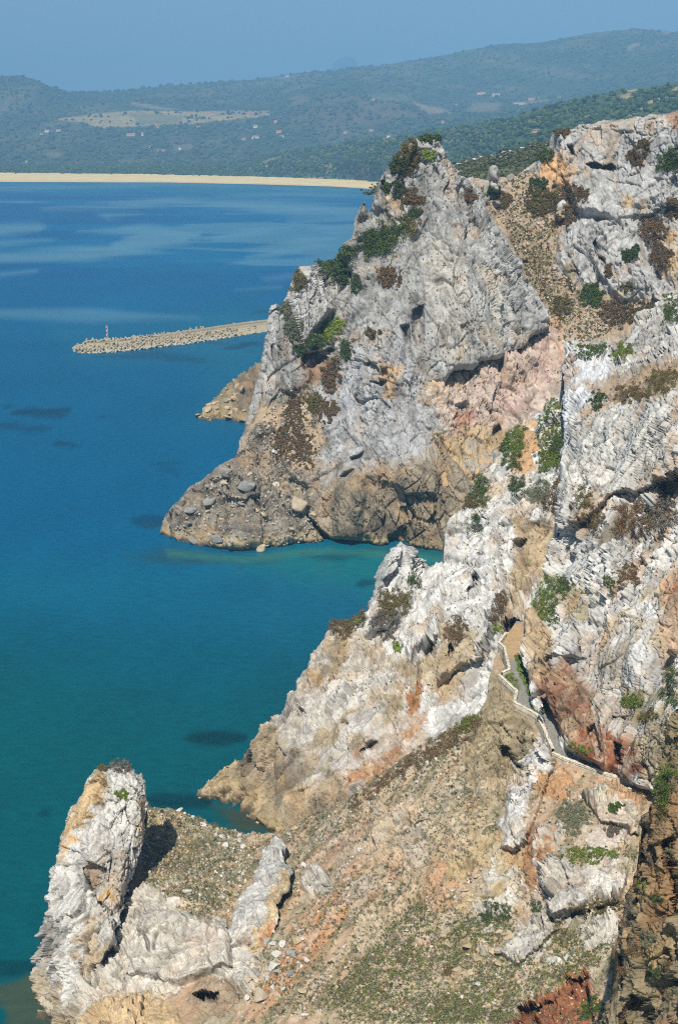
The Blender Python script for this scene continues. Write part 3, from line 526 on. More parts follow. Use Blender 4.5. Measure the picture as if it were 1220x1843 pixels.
# ---- dry slope in the foreground, with the pale crags below it
WALL = [(910, 1146), (897, 1163), (907, 1172), (916, 1212), (903, 1218), (898, 1222), (912, 1235), (929, 1251), (925, 1271), (939, 1279), (965, 1293), (978, 1319), (994, 1357), (1017, 1368), (1057, 1382), (1096, 1397), (1135, 1405), (1167, 1411)]
def yw(px, py, zz=37.2): return (px, py, float(Yz(py, zz)))
mass('dry_hillside',
 [(60, 1900), (62, 1770), (80, 1740), (200, 1600), (262, 1452), (300, 1452), (350, 1468), (400, 1490), (450, 1500), (500, 1497), (560, 1468), (620, 1440), (680, 1395), (740, 1352), (800, 1315), (860, 1282), (876, 1250), (880, 1215), (892, 1180), (900, 1168), (912, 1205), (900, 1214), (896, 1224), (912, 1237), (927, 1252), (923, 1272), (938, 1281), (963, 1295), (976, 1321), (992, 1359), (1017, 1371), (1057, 1385), (1096, 1400), (1135, 1408), (1170, 1414), (1300, 1440), (1800, 1480), (1800, 1900)],
 [yw(897, 1168), yw(914, 1210, 37), yw(926, 1260), yw(960, 1296), yw(980, 1330), yw(994, 1360), yw(1057, 1385), yw(1135, 1408), yw(1290, 1435), yw(880, 1240, 36.5), yw(860, 1285, 35), yw(740, 1355, 28.5), yw(620, 1440, 19.5), yw(500, 1497, 10), yw(400, 1490, 6), yw(350, 1470, 4.5), yw(280, 1455, 8), yw(900, 1330, 33), yw(940, 1400, 31),
  (700, 1600, 155), (600, 1600, 160), (800, 1750, 134), (900, 1600, 148), yw(900, 1450, 32), yw(950, 1450, 33), (1050, 1500, 148), (1100, 1600, 138), (1000, 1750, 126), (1050, 1843, 113), (1200, 1800, 112), (1250, 1600, 135), (1800, 1500, 120), (1800, 1850, 95), (700, 1843, 129), (500, 1750, 146), (400, 1843, 140), (300, 1600, 172), (400, 1600, 172), yw(450, 1520, 9), (250, 1800, 151), yw(70, 1790, 0.5), yw(100, 1860, 0), (150, 1720, 164), (200, 1843, 145), (350, 1720, 158), (300, 1660, 166), (480, 1640, 163)],
 1.52, (SOIL, K),
 zones=[
  z([(620, 1440), (860, 1285), (900, 1330), (880, 1420), (760, 1480), (640, 1540), (500, 1510)], (176, 156, 122), s=16, k=.8, patch=(8, 8, 8)),
  z([(560, 1540), (700, 1440), (780, 1450), (720, 1560), (600, 1680), (540, 1800), (450, 1843), (470, 1780), (540, 1650)], (206, 154, 112), s=14, k=.9, patch=(14, 14, 14)),
  z([(690, 1560), (770, 1470), (790, 1500), (720, 1600)], (196, 134, 92), s=8, k=.85),
  z([(530, 1650), (600, 1600), (590, 1700), (500, 1820), (470, 1800)], (202, 146, 102), s=8, k=.8),
  z([(800, 1480), (860, 1540), (800, 1640), (740, 1660), (760, 1560)], (206, 158, 122), s=10, k=.8),
  z([(640, 1720), (800, 1660), (900, 1640), (1000, 1700), (960, 1843), (560, 1860)], (140, 130, 92), s=20, k=.75, patch=(5, 5, 5)),
  z([(780, 1420), (930, 1420), (900, 1640), (800, 1700), (730, 1640)], (164, 150, 112), s=18, k=.7, patch=(6, 6, 6)),
  # tan crag under the wall
  z([(880, 1215), (897, 1180), (925, 1270), (985, 1340), (1000, 1362), (960, 1400), (950, 1450), (860, 1460), (830, 1380), (860, 1290)], (172, 158, 128), s=8, amp=.9, rock=1),
  # white rib and outcrops
  z([(985, 1310), (1000, 1370), (965, 1410), (955, 1440), (940, 1530), (900, 1520), (898, 1490), (925, 1400), (950, 1340)], (222, 220, 216), s=5, amp=1., rock=1),
  z([(895, 1520), (940, 1525), (948, 1580), (910, 1570)], (196, 162, 120), s=5, amp=.9, rock=1),
  z([(965, 1385), (1030, 1400), (1010, 1440), (970, 1430)], (196, 156, 116), s=6, amp=.9, rock=1),
  z([(940, 1490), (985, 1480), (990, 1600), (945, 1600)], (168, 128, 92), s=7, amp=.7, rock=1),
  z([(1045, 1430), (1080, 1410), (1155, 1440), (1150, 1500), (1110, 1520), (1080, 1470)], (212, 204, 188), s=5, amp=1., rock=1),
  z([(1085, 1410), (1165, 1415), (1165, 1450), (1100, 1440)], (206, 160, 116), s=6, amp=.6, rock=1, k=.8),
  z([(970, 1560), (1000, 1540), (1060, 1555), (1130, 1570), (1115, 1625), (1060, 1620), (990, 1650), (975, 1600)], (214, 210, 200), s=5, amp=1.1, rock=1),
  z([(1050, 1545), (1120, 1532), (1132, 1558), (1062, 1572)], (216, 212, 204), s=4, amp=.9, rock=1), z([(930, 1655), (1000, 1640), (992, 1680), (926, 1690)], (208, 202, 190), s=4, amp=.9, rock=1), z([(1020, 1650), (1075, 1640), (1070, 1670), (1010, 1690)], (206, 200, 188), s=4, amp=.9, rock=1), z([(880, 1560), (905, 1540), (915, 1600), (885, 1610)], (196, 180, 146), s=4, amp=.9, rock=1),
  z([(985, 1630), (1030, 1600), (1060, 1625), (1000, 1660)], (210, 208, 202), s=4, amp=1., rock=1),
  z([(895, 1710), (930, 1690), (1010, 1670), (1000, 1700), (930, 1740), (900, 1735)], (204, 200, 190), s=5, amp=.9, rock=1),
  z([(985, 1500), (1060, 1505), (1050, 1540), (990, 1545)], (208, 196, 172), s=6, amp=.8, rock=1, k=.8, patch=(2, 2, 2)),
  z([(1020, 1440), (1060, 1430), (1060, 1500), (1020, 1500)], (124, 120, 78), s=9, k=.7),
  z([(1000, 1520), (1130, 1520), (1130, 1560), (1000, 1550)], (150, 140, 92), s=9, k=.7, patch=(2, 2, 2)),
  z([(920, 1830), (960, 1790), (1060, 1745), (1080, 1800), (1070, 1900), (900, 1900)], (158, 104, 74), s=8, amp=.75, rock=1),
  z([(960, 1700), (1080, 1640), (1100, 1720), (1000, 1780)], (140, 132, 80), s=10, k=.7, patch=(3, 3, 3)),
  z([(620, 1460), (880, 1330), (960, 1400), (900, 1660), (760, 1700), (560, 1760), (540, 1600)], (204, 190, 164), s=10, amp=.85, rock=1, patch=(9, 9, 5), k=.75),
  z([(830, 1480), (900, 1500), (930, 1640), (860, 1720), (780, 1700), (790, 1580)], (198, 178, 140), s=10, amp=.9, rock=1, patch=(3.5, 3.5, 2.5), k=.85),
  z([(640, 1760), (760, 1720), (940, 1700), (1060, 1700), (1000, 1790), (700, 1860)], (206, 196, 170), s=10, amp=.7, rock=1, patch=(3, 3, 2), k=.6),
  z([(900, 1490), (1140, 1490), (1110, 1700), (960, 1760), (880, 1740), (850, 1640)], (216, 212, 202), s=8, amp=1., rock=1, patch=(3.2, 3.2, 2.2), k=.9),
  z([(560, 1500), (700, 1440), (800, 1420), (760, 1560), (640, 1640), (560, 1600)], (206, 200, 188), s=8, amp=.8, rock=1, patch=(3., 3., 2.), k=.6),
  # pale crag at the lower left
  z([(60, 1900), (62, 1770), (180, 1640), (240, 1600), (300, 1600), (390, 1640), (420, 1680), (470, 1740), (460, 1790), (400, 1800), (330, 1770), (250, 1843), (200, 1900)], (218, 212, 200), s=7, amp=1.15, rock=1),
  z([(60, 1900), (62, 1770), (110, 1700), (160, 1700), (140, 1800), (160, 1900)], (168, 160, 148), s=8, k=.8, rock=1),
  z([(150, 1680), (200, 1620), (220, 1700), (200, 1843), (150, 1843)], (190, 168, 132), s=9, k=.8, patch=(4, 4, 9), rock=1),
  z([(150, 1843), (200, 1790), (290, 1790), (330, 1843), (300, 1900), (150, 1900)], (206, 180, 138), s=7, k=.9, amp=.9, rock=1),
  z([(350, 1760), (420, 1760), (460, 1800), (400, 1830), (340, 1810)], (178, 156, 128), s=7, amp=.7, k=.9, rock=1),
  z([(300, 1600), (400, 1590), (420, 1640), (380, 1660), (330, 1640)], (206, 182, 146), s=8, amp=.5, k=.8),
  # ground between stack and slab
  z([(262, 1455), (300, 1452), (420, 1490), (470, 1540), (400, 1640), (260, 1600)], (156, 148, 116), s=9, k=.9, amp=.3),
  z([(270, 1460), (330, 1460), (350, 1520), (290, 1560), (262, 1500)], (196, 168, 126), s=9, k=.7, amp=.6, patch=(4, 4, 4)),
  z([(540, 1570), (580, 1555), (600, 1590), (560, 1610), (545, 1600)], (210, 204, 194), s=5, amp=.9, rock=1),
 ],
 pushes=[
  ([(900, 1350), (915, 1345), (935, 1380), (925, 1388), (908, 1375)], 5, 2),
  ([(350, 1790), (372, 1786), (396, 1790), (390, 1806), (365, 1804)], 7, 2.5),
  ([(720, 1502), (752, 1484), (772, 1478), (755, 1500), (735, 1512)], 1.6, 3),
  ([(930, 1810), (990, 1795), (1010, 1800), (985, 1815), (940, 1830)], 4, 2.5), ([(1020, 1770), (1060, 1755), (1062, 1770), (1045, 1780)], 4, 2.5),
  ([(930, 1830), (990, 1800), (1060, 1760), (1075, 1900), (920, 1900)], 2.5, 5),
  ([(970, 1560), (1000, 1540), (1130, 1565), (1115, 1625), (990, 1650)], -2.5, 3), ([(1045, 1430), (1080, 1410), (1155, 1440), (1150, 1500), (1080, 1480)], -2.2, 3),
  ([(985, 1310), (1000, 1370), (940, 1530), (900, 1520), (925, 1400)], -2.5, 4), ([(895, 1710), (930, 1690), (1010, 1670), (930, 1740)], -1.8, 3), ([(985, 1630), (1030, 1600), (1060, 1625), (1000, 1660)], -1.5, 3),
  ([(250, 1640), (330, 1640), (420, 1680), (420, 1740), (330, 1770), (230, 1750)], -3, 8),
  ([(880, 1215), (925, 1270), (990, 1360), (950, 1440), (860, 1440), (850, 1320)], -2, 10),
  ([(540, 1570), (580, 1555), (600, 1590), (545, 1605)], -1.2, 3),
 ],
 amp=.14, lean=14, stretch=1.5, scales=((5.5, 1.35), (2.3, .85), (1.0, .42), (.45, .16)), low=(11, 1.1), edge=(7, 1.2), seed=41, jag=(4, 14), mat=M_SLOPE, ribs=.4, slabs=.6, fall=((860, 1290), (480, 1820)), warm=(.05, (200, 150, 105)), smooth_amp=.2, pebble=.3, streak=.2)

# ---- sea stack
mass('sea_stack',
 [(60, 1780), (75, 1700), (85, 1640), (95, 1570), (108, 1510), (125, 1465), (150, 1420), (168, 1385), (182, 1372), (200, 1382), (225, 1378), (250, 1390), (264, 1408), (267, 1450), (262, 1500), (245, 1560), (232, 1600), (222, 1640), (205, 1700), (170, 1760), (140, 1830), (90, 1840)],
 [(180, 1375, 181), (240, 1392, 179), (150, 1420, 179), (265, 1420, 178), (200, 1480, 174), (262, 1490, 175), (120, 1500, 176), (200, 1550, 169.5), (240, 1560, 171), (100, 1560, 173), (180, 1640, 165), (222, 1630, 167), (90, 1650, 167.5), (150, 1740, 158.5), (70, 1760, 164), (200, 1700, 160), (110, 1830, 155)],
 1.36, ((214, 212, 206), K),
 zones=[
  z([(108, 1520), (160, 1400), (185, 1370), (198, 1380), (185, 1440), (140, 1500), (110, 1560)], (202, 172, 126), s=7, k=.9),
  z([(150, 1660), (190, 1620), (215, 1660), (190, 1760), (150, 1800)], (196, 176, 142), s=9, k=.8, patch=(4, 4, 9)),
  z([(60, 1780), (85, 1650), (110, 1670), (120, 1840), (70, 1840)], (182, 178, 170), s=9, k=.8),
  z([(174, 1604), (205, 1600), (208, 1620), (178, 1622)], (222, 180, 112), s=5, k=.9),
  z([(150, 1560), (190, 1550), (192, 1590), (162, 1595)], (176, 146, 112), s=6, k=.8),
  z([(240, 1540), (262, 1490), (266, 1440), (255, 1440), (240, 1500)], (206, 180, 138), s=6, k=.7),
 ],
 pushes=[([(148, 1562), (172, 1556), (192, 1566), (190, 1588), (170, 1596), (152, 1584)], 2.6, 4), ([(146, 1570), (152, 1566), (172, 1600), (166, 1602)], 2., 2), ([(176, 1622), (182, 1622), (200, 1644), (196, 1646)], 1.8, 2),
         ([(85, 1640), (160, 1570), (150, 1640), (110, 1680)], -1.5, 6), ([(160, 1690), (190, 1660), (180, 1760), (150, 1780)], 1.6, 6)],
 lean=16, stretch=2.4, scales=((5, 1.4), (2.1, .8), (.95, .40), (.42, .15)), low=(10, 1.2), edge=(5, 1.6), seed=53, jag=(9, 16), ribs=.55, warm=(.10, (205, 165, 110)), skirt=(9, 3))

# ---- leaning slab on the hillside
mass('leaning_slab',
 [(380, 1775), (396, 1735), (404, 1700), (413, 1655), (430, 1625), (450, 1590), (470, 1545), (480, 1520), (500, 1508), (514, 1525), (516, 1545), (525, 1570), (520, 1600), (505, 1630), (500, 1660), (480, 1700), (478, 1735), (462, 1770), (420, 1782)],
 [(500, 1510, 182), (514, 1545, 174), (475, 1540, 175), (450, 1600, 165), (520, 1590, 164.5), (430, 1640, 159.5), (500, 1650, 157.5), (415, 1700, 155), (470, 1715, 152.5), (430, 1750, 151)],
 1.28, ((210, 209, 204), K),
 zones=[z([(500, 1570), (525, 1570), (500, 1660), (470, 1720), (450, 1720), (480, 1640)], (214, 186, 138), s=7, k=.8), z([(440, 1650), (465, 1630), (470, 1660), (440, 1700), (425, 1700)], (192, 160, 138), s=6, k=.8, patch=(2, 2, 3)), z([(470, 1690), (490, 1660), (500, 1665), (478, 1710)], (212, 140, 84), s=5, k=.8)],
 lean=32, stretch=4, scales=((4, .7), (1.5, .5), (.7, .25), (.35, .1)), low=(9, .5), edge=(2.5, .5), seed=61, jag=(11, 16), skirt=(3.5, 2), warm=(.06, (205, 165, 110)))

# ---- near cliff at the right edge
mass('near_cliff',
 [(1240, 1215), (1225, 1260), (1210, 1290), (1195, 1340), (1185, 1400), (1168, 1440), (1155, 1480), (1145, 1560), (1132, 1600), (1125, 1640), (1110, 1690), (1098, 1720), (1105, 1760), (1095, 1800), (1068, 1860), (1068, 1910), (1700, 1910), (1700, 1160), (1320, 1190)],
 [(1220, 1290, 94), (1168, 1450, 91), (1130, 1620, 91), (1100, 1720, 90), (1080, 1843, 89), (1220, 1500, 86), (1220, 1700, 83), (1220, 1843, 80), (1150, 1843, 85), (1170, 1640, 87), (1310, 1300, 88), (1310, 1800, 74), (1160, 1760, 86), (1700, 1180, 76), (1700, 1850, 58)],
 1.52, ((150, 136, 108), K),
 zones=[z([(1150, 1560), (1200, 1550), (1220, 1700), (1180, 1760), (1130, 1700)], (186, 156, 112), s=14, k=.7, patch=(2, 2, 3)), z([(1180, 1800), (1220, 1760), (1230, 1860), (1180, 1860)], (176, 128, 96), s=10, k=.7, patch=(2, 2, 2)), z([(1100, 1640), (1150, 1480), (1320, 1400), (1320, 1560), (1150, 1660)], (140, 130, 112), s=12, k=.7, patch=(2, 2, 3))],
 pushes=[([(1156, 1500), (1162, 1480), (1158, 1580), (1148, 1660), (1146, 1620)], 2.2, 3), ([(1112, 1722), (1122, 1716), (1130, 1764), (1120, 1780)], 1.6, 3), ([(1126, 1860), (1132, 1810), (1146, 1790), (1168, 1800), (1180, 1860)], 2.6, 4), ([(1206, 1520), (1216, 1500), (1222, 1600), (1212, 1640)], 1.8, 3),
         ([(1160, 1660), (1240, 1640), (1240, 1760), (1170, 1770)], -1.4, 6), ([(1180, 1420), (1240, 1400), (1240, 1500), (1180, 1520)], -1.2, 6)],
 lean=3, stretch=1.25, scales=((2.8, .6), (1.2, .34), (.55, .16), (.26, .06)), low=(7, 1.0), ribs=.4, slabs=.8, edge=(8, 2), seed=71, jag=(12, 22), skirt=(10, 3), warm=(.14, (190, 140, 90)))

# ---- boulder beach beyond the crag
mass('boulder_shore',
 [(352, 750), (375, 722), (400, 700), (425, 680), (450, 662), (470, 652), (520, 640), (520, 790), (437, 762), (400, 760), (360, 757)],
 [(352, 754, 572), (437, 760, 567), (470, 655, 640), (400, 700, 608), (520, 640, 650), (520, 780, 556), (440, 700, 598)],
 1.28, ((162, 148, 118), K),
 zones=[z([(425, 690), (470, 655), (470, 760), (428, 758)], (134, 120, 98), s=6)],
 pushes=[([(425, 690), (470, 660), (500, 700), (500, 765), (430, 762)], -6, 6)],
 lean=10, stretch=1.1, scales=((7, 1.6), (3.4, 1.3), (1.6, .6)), low=(20, 1.), edge=(4, 2), seed=83, jag=(9, 14), skirt=(15, 2))
# ------------------------------------------------------------------ sea
def rows_cols(Ys, Ts):
    T, Yg = np.meshgrid(Ts, Ys); return T, Yg
def grid_faces(nr, nc):
    i = np.arange(nr*nc).reshape(nr, nc)
    return np.stack([i[:-1, :-1].ravel(), i[:-1, 1:].ravel(), i[1:, 1:].ravel(), i[1:, :-1].ravel()], 1)
SEA_ROWS = np.concatenate([np.linspace(20, 140, 20), np.geomspace(144, 5200, 620)])
T, Yg = rows_cols(SEA_ROWS, np.linspace(-.62, .42, 430))
X = T*Yg*1.0; Vs = np.stack([X.ravel(), Yg.ravel(), np.zeros(X.size)], 1)
sx, sy = Vs[:, 0], Vs[:, 1]; px, py = proj(Vs)
NEAR = (2, 100, 110); MIDW = (0, 110, 156); FARW = (0, 124, 180); SHAL = (26, 138, 138)
def mixc(a, b, t): return a*(1-t[:, None]) + b*t[:, None]
kw = .60
n1 = fbm(np.stack([sx/160, sy/260, 0*sx], 1), 4, 90); n2 = fbm(np.stack([sx/45, sy/60, 0*sx], 1), 4, 91)
c = mixc(np.tile(lin(NEAR, kw), (len(sx), 1)), np.tile(lin(MIDW, kw), (len(sx), 1)), sstep(230, 440, sy+60*n1-.25*sx))
c = mixc(c, np.tile(lin(FARW, kw), (len(sx), 1)), sstep(550, 1500, sy+200*n1))
# the bay close under the cliffs is greener and clearer
n3 = fbm(np.stack([sx/14, sy/20, 0*sx], 1), 4, 98)
def blob(poly, col, soft, amt, nz=12):
    global c
    s = sdf(poly, px+nz*(n2*1.6+1.4*n3), py+nz*.3*(n2+n3))
    c = mixc(c, np.tile(lin(col, kw), (len(sx), 1)), amt*(1-sstep(-soft, soft, s)))
blob([(520, 985), (800, 985), (780, 1030), (690, 1075), (560, 1060), (430, 1020)], SHAL, 34, .8)
blob([(0, 1020), (450, 1000), (680, 1040), (660, 1120), (520, 1150), (250, 1120), (0, 1100)], (10, 116, 150), 50, .6)
blob([(330, 560), (480, 520), (480, 760), (330, 770), (380, 680)], (30, 126, 158), 40, .45)
blob([(100, 590), (490, 560), (490, 660), (130, 655)], (34, 126, 160), 18, .4)
for (x_, y_, rx, ry, am) in [(388, 1328, 56, 14, .75), (100, 745, 70, 10, .6), (40, 770, 60, 6, .4), (130, 803, 18, 5, .55), (450, 624, 60, 6, .6), (250, 640, 90, 6, .35), (310, 838, 30, 5, .3), (530, 1040, 70, 10, .0), (660, 1050, 25, 8, .6),
                             (300, 940, 60, 14, .45), (240, 1248, 30, 5, .2), (25, 1742, 60, 14, .6), (105, 1468, 14, 7, .6), (320, 850, 20, 4, .3), (60, 1660, 10, 3, .3), (600, 1000, 60, 6, .5), (310, 1440, 50, 14, .75), (800, 520, 60, 12, .3), (480, 560, 50, 5, .3)]:
    blob(ell(x_, y_, rx, ry, 0), (8, 48, 74) if y_ < 1200 else (6, 56, 66), 5, am, 34)
# drowned rock close to the shore
for poly in [[(230, 1000), (300, 985), (440, 1000), (560, 990), (500, 1015), (380, 1022), (260, 1010)], [(0, 1770), (60, 1755), (110, 1790), (110, 1850), (0, 1860)], [(345, 1448), (440, 1462), (500, 1500), (420, 1500), (370, 1470)], [(570, 985), (800, 992), (790, 1004), (600, 996)], [(270, 945), (330, 940), (330, 952), (280, 952)]]:
    blob(poly, (52, 84, 66), 9, .45, 40)
blob([(0, 1775), (60, 1758), (110, 1790), (110, 1850), (0, 1860)], (96, 100, 68), 7, .55, 40); blob([(360, 1442), (440, 1464), (485, 1492), (420, 1494)], (92, 84, 54), 5, .55, 30)
blob([(298, 988), (440, 1000), (585, 984), (790, 1000), (790, 1012), (590, 997), (440, 1014), (298, 1002)], (74, 152, 138), 5, .45, 14)
# long pale wind slicks on the far water, their sky reflection painted in as colour, and darker weed beds between them
far = sstep(850, 1300, sy)
wn = fbm(np.stack([sx/150+.35*sy/500, sy/95, 0*sx], 1), 4, 96); wf = fbm(np.stack([sx/60, sy/120, 0*sx], 1), 3, 97)
SLICK = (112, 170, 198)
def slick(poly, k, s=8):
    global c
    q_ = sdf(poly, px+26*wn+10*wf, py+7*wn); c = mixc(c, np.tile(lin(SLICK, kw), (len(sx), 1)), k*(1-sstep(-s, s, q_)))
sk = fbm(np.stack([sx/420+.35*sy/600, sy/170, 0*sx], 1), 5, 93)
c = mixc(c, np.tile(lin((0, 104, 166), kw), (len(sx), 1)), .7*far*sstep(.05, .25, -sk))
c = mixc(c, np.tile(lin(SLICK, kw), (len(sx), 1)), .55*far*sstep(.14, .24, sk))
for pl, k_ in [([(-60, 458), (200, 445), (240, 422), (140, 416), (260, 404), (362, 416), (350, 440), (280, 450), (150, 466), (-60, 470)], .8), ([(85, 378), (317, 354), (510, 364), (640, 372), (690, 384), (560, 390), (340, 368)], .75), ([(435, 462), (565, 430), (611, 430), (480, 461)], .8), ([(356, 428), (520, 406), (525, 410), (362, 436)], .7),
               ([(-60, 408), (74, 402), (66, 415), (-60, 426)], .75), ([(-60, 562), (170, 556), (360, 572), (170, 580), (-60, 572)], .5), ([(-20, 498), (70, 486), (74, 491), (-20, 504)], .6), ([(520, 397), (650, 385), (690, 390), (525, 401)], .7), ([(570, 411), (660, 403), (680, 412), (590, 416)], .7), ([(175, 384), (252, 385), (200, 396)], .7),
               ([(470, 500), (600, 488), (600, 494), (480, 504)], .45), ([(380, 352), (560, 345), (690, 352), (500, 356)], .6), ([(0, 436), (90, 430), (100, 436), (0, 444)], .6), ([(420, 520), (500, 512), (505, 517), (430, 524)], .4)]:
    slick(pl, k_)
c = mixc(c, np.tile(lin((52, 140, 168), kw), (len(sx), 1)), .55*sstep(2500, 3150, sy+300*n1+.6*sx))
# thin wave marks
c = c*(1+.10*n2+.10*n3*sstep(600, 300, sy))[:, None]
M_SEA = bpy.data.materials.new('sea_water'); t_, b_ = nodes(M_SEA); Nn, Ll = t_.nodes, t_.links
a_ = Nn.new('ShaderNodeAttribute'); a_.attribute_name = 'Col'; g_ = Nn.new('ShaderNodeNewGeometry')
mp = Nn.new('ShaderNodeMapping'); mp.inputs['Scale'].default_value = (.5, 1.1, 1); mp.inputs['Rotation'].default_value = (0, 0, .5); Ll.new(g_.outputs['Position'], mp.inputs['Vector'])
n_ = Nn.new('ShaderNodeTexNoise'); n_.inputs['Scale'].default_value = .55; n_.inputs['Detail'].default_value = 5; Ll.new(mp.outputs[0], n_.inputs['Vector'])
r_ = Nn.new('ShaderNodeMapRange'); r_.inputs[1].default_value = .3; r_.inputs[2].default_value = .7; r_.inputs[3].default_value = .88; r_.inputs[4].default_value = 1.12; Ll.new(n_.outputs['Fac'], r_.inputs[0])
x_ = Nn.new('ShaderNodeVectorMath'); x_.operation = 'SCALE'; Ll.new(a_.outputs['Color'], x_.inputs[0]); Ll.new(r_.outputs[0], x_.inputs['Scale']); Ll.new(x_.outputs[0], b_.inputs['Base Color'])
bm_ = Nn.new('ShaderNodeBump'); bm_.inputs['Strength'].default_value = .35; bm_.inputs['Distance'].default_value = .35; Ll.new(n_.outputs['Fac'], bm_.inputs['Height']); Ll.new(bm_.outputs[0], b_.inputs['Normal'])
df = Nn.new('ShaderNodeBsdfDiffuse'); gl = Nn.new('ShaderNodeBsdfGlossy'); mx = Nn.new('ShaderNodeMixShader'); fr = Nn.new('ShaderNodeFresnel'); mr = Nn.new('ShaderNodeMapRange')
fr.inputs['IOR'].default_value = 1.33; mr.inputs[1].default_value = 0; mr.inputs[2].default_value = .5; mr.inputs[3].default_value = .015; mr.inputs[4].default_value = .11   # waves keep a rough sea from mirroring at low angles
gl.inputs['Roughness'].default_value = .25
Ll.new(x_.outputs[0], df.inputs['Color']); Ll.new(bm_.outputs[0], gl.inputs['Normal']); Ll.new(bm_.outputs[0], df.inputs['Normal']); Ll.new(fr.outputs[0], mr.inputs[0]); Ll.new(mr.outputs[0], mx.inputs[0]); Ll.new(df.outputs[0], mx.inputs[1]); Ll.new(gl.outputs[0], mx.inputs[2])
Nn.remove(b_); Ll.new(mx.outputs[0], [n for n in Nn if n.type == 'OUTPUT_MATERIAL'][0].inputs['Surface'])
link('sea', mesh('sea', Vs, grid_faces(len(SEA_ROWS), 430), M_SEA, np.clip(c, 0, 1), True), 'calm bay shading from teal in the cove to deep blue with pale streaks', None, None, 'structure')

# ------------------------------------------------------------------ far land, from the beach to the skyline
def land(name, curves, sub, pxs, colfn, mat, relief, label, back=(900, 500), kind='structure'):
    """curves: list of [(px, py, Y), ...] polylines, near to far; the surface passes through them in order, then falls away behind"""
    L = []
    for cv in curves:
        cv = np.asarray(cv, float); L.append((np.interp(pxs, cv[:, 0], cv[:, 1]), np.interp(pxs, cv[:, 0], cv[:, 2])))
    R = []; rid = []
    for k in range(len(L)-1):
        P0 = at(pxs, *L[k]); P1 = at(pxs, *L[k+1])
        for j in range(sub[k]):
            t = j/sub[k]; R.append(P0*(1-t)+P1*t); rid.append(k+t)
    R.append(at(pxs, *L[-1])); rid.append(len(L)-1.)
    V = np.stack(R)                                   # rows, cols, 3
    # soften the joins between curves
    for _ in range(6):
        V[1:-1, :, 2] = .5*V[1:-1, :, 2] + .25*(V[:-2, :, 2]+V[2:, :, 2])
    rid = np.array(rid)
    B = []
    for j in range(1, 6):
        b = V[len(R)-1].copy(); b[:, 1] += back[0]*j/5; b[:, 0] *= 1+back[0]*j/5/np.maximum(b[:, 1], 1); b[:, 2] -= back[1]*(j/5)**1.5; B.append(b)
    V = np.concatenate([V, np.stack(B)]); rid = np.concatenate([rid, np.full(5, len(L)-1.)])
    sh = V.shape[:2]; V = V.reshape(-1, 3); RID = np.repeat(rid, sh[1])
    V[:, 2] += relief(V, RID)
    col = colfn(V, RID)
    o = link(name, mesh(name, V, grid_faces(*sh), mat, np.clip(col, .01, .8), True), label, None, None, kind)
    return V, RID, sh, o
M_HILL = attr_mat('hill_scrub', bump=((.05, .9, 14.), (.2, .8, 4.)), var=((.012, .22), (.07, .3)))
M_SAND = attr_mat('beach_sand', bump=((.2, .4, 1.),), var=((.02, .1),))
M_NEARHILL = attr_mat('pine_hill_ground', bump=((.1, .8, 5.),), var=((.02, .25), (.15, .3)))
pxs = np.linspace(-700, 2000, 520)
# beach
WL = [(-700, 330), (0, 328), (300, 329), (500, 334), (600, 337), (690, 343), (800, 352), (1000, 366), (2000, 420)]
WLz = [(a, b, float(Yz(b, -0.6))) for a, b in WL]
def off(curve, dz, dY): return [(a, None, None) for a in curve]
beach_c = [[(a, b+2, float(Yz(b+2, -2.5))) for a, b in WL], WLz,
           [(-700, 316, 4000), (0, 314.5, 3960), (250, 317, 3900), (480, 321, 3800), (640, 326, 3560), (690, 329, 3400), (800, 336, 3100), (2000, 380, 2300)],
           [(-700, 310, 4200), (0, 310.5, 4100), (250, 313, 4050), (480, 317, 3950), (640, 321, 3760), (690, 323, 3600), (800, 330, 3300), (2000, 370, 2500)]]
land('beach', beach_c, [4, 14, 8], pxs, lambda V, R: np.tile(lin((246, 204, 144), 1.05), (len(V), 1))*(1+.1*fbm(V/60, 3, 5))[:, None]*np.where(R < 1.25, .8, 1)[:, None], M_SAND,
     lambda V, R: 1.2*fbm(V/40., 3, 3)*(R > 1.5), 'long pale sand beach along the far shore of the bay', back=(200, 30))
# pine-covered hill coming down to the beach from the right
hill_front = [(-700, 313, 4050), (0, 313, 4040), (250, 316, 3980), (480, 320, 3880), (640, 325, 3660), (690, 328, 3450), (760, 334, 2600), (860, 340, 1900), (1000, 330, 1500), (1220, 300, 1300), (2000, 240, 1100)]
hill_mid = [(-700, 305, 4500), (0, 304, 4500), (250, 305, 4400), (430, 303, 4200), (600, 292, 3800), (760, 285, 3100), (900, 270, 2500), (1000, 258, 2200), (1220, 232, 1900), (2000, 160, 1600)]
hill_crest = [(-700, 298, 4900), (0, 297, 4900), (300, 299, 4800), (430, 291, 4600), (500, 277, 4400), (560, 268, 4300), (640, 257, 4000), (720, 246, 3700), (800, 232, 3400), (870, 221, 3200), (940, 205, 3000), (1000, 191, 2900), (1060, 184, 2850), (1120, 172, 2800), (1180, 160, 2750), (1220, 154, 2700), (1400, 130, 2600), (2000, 90, 2400)]
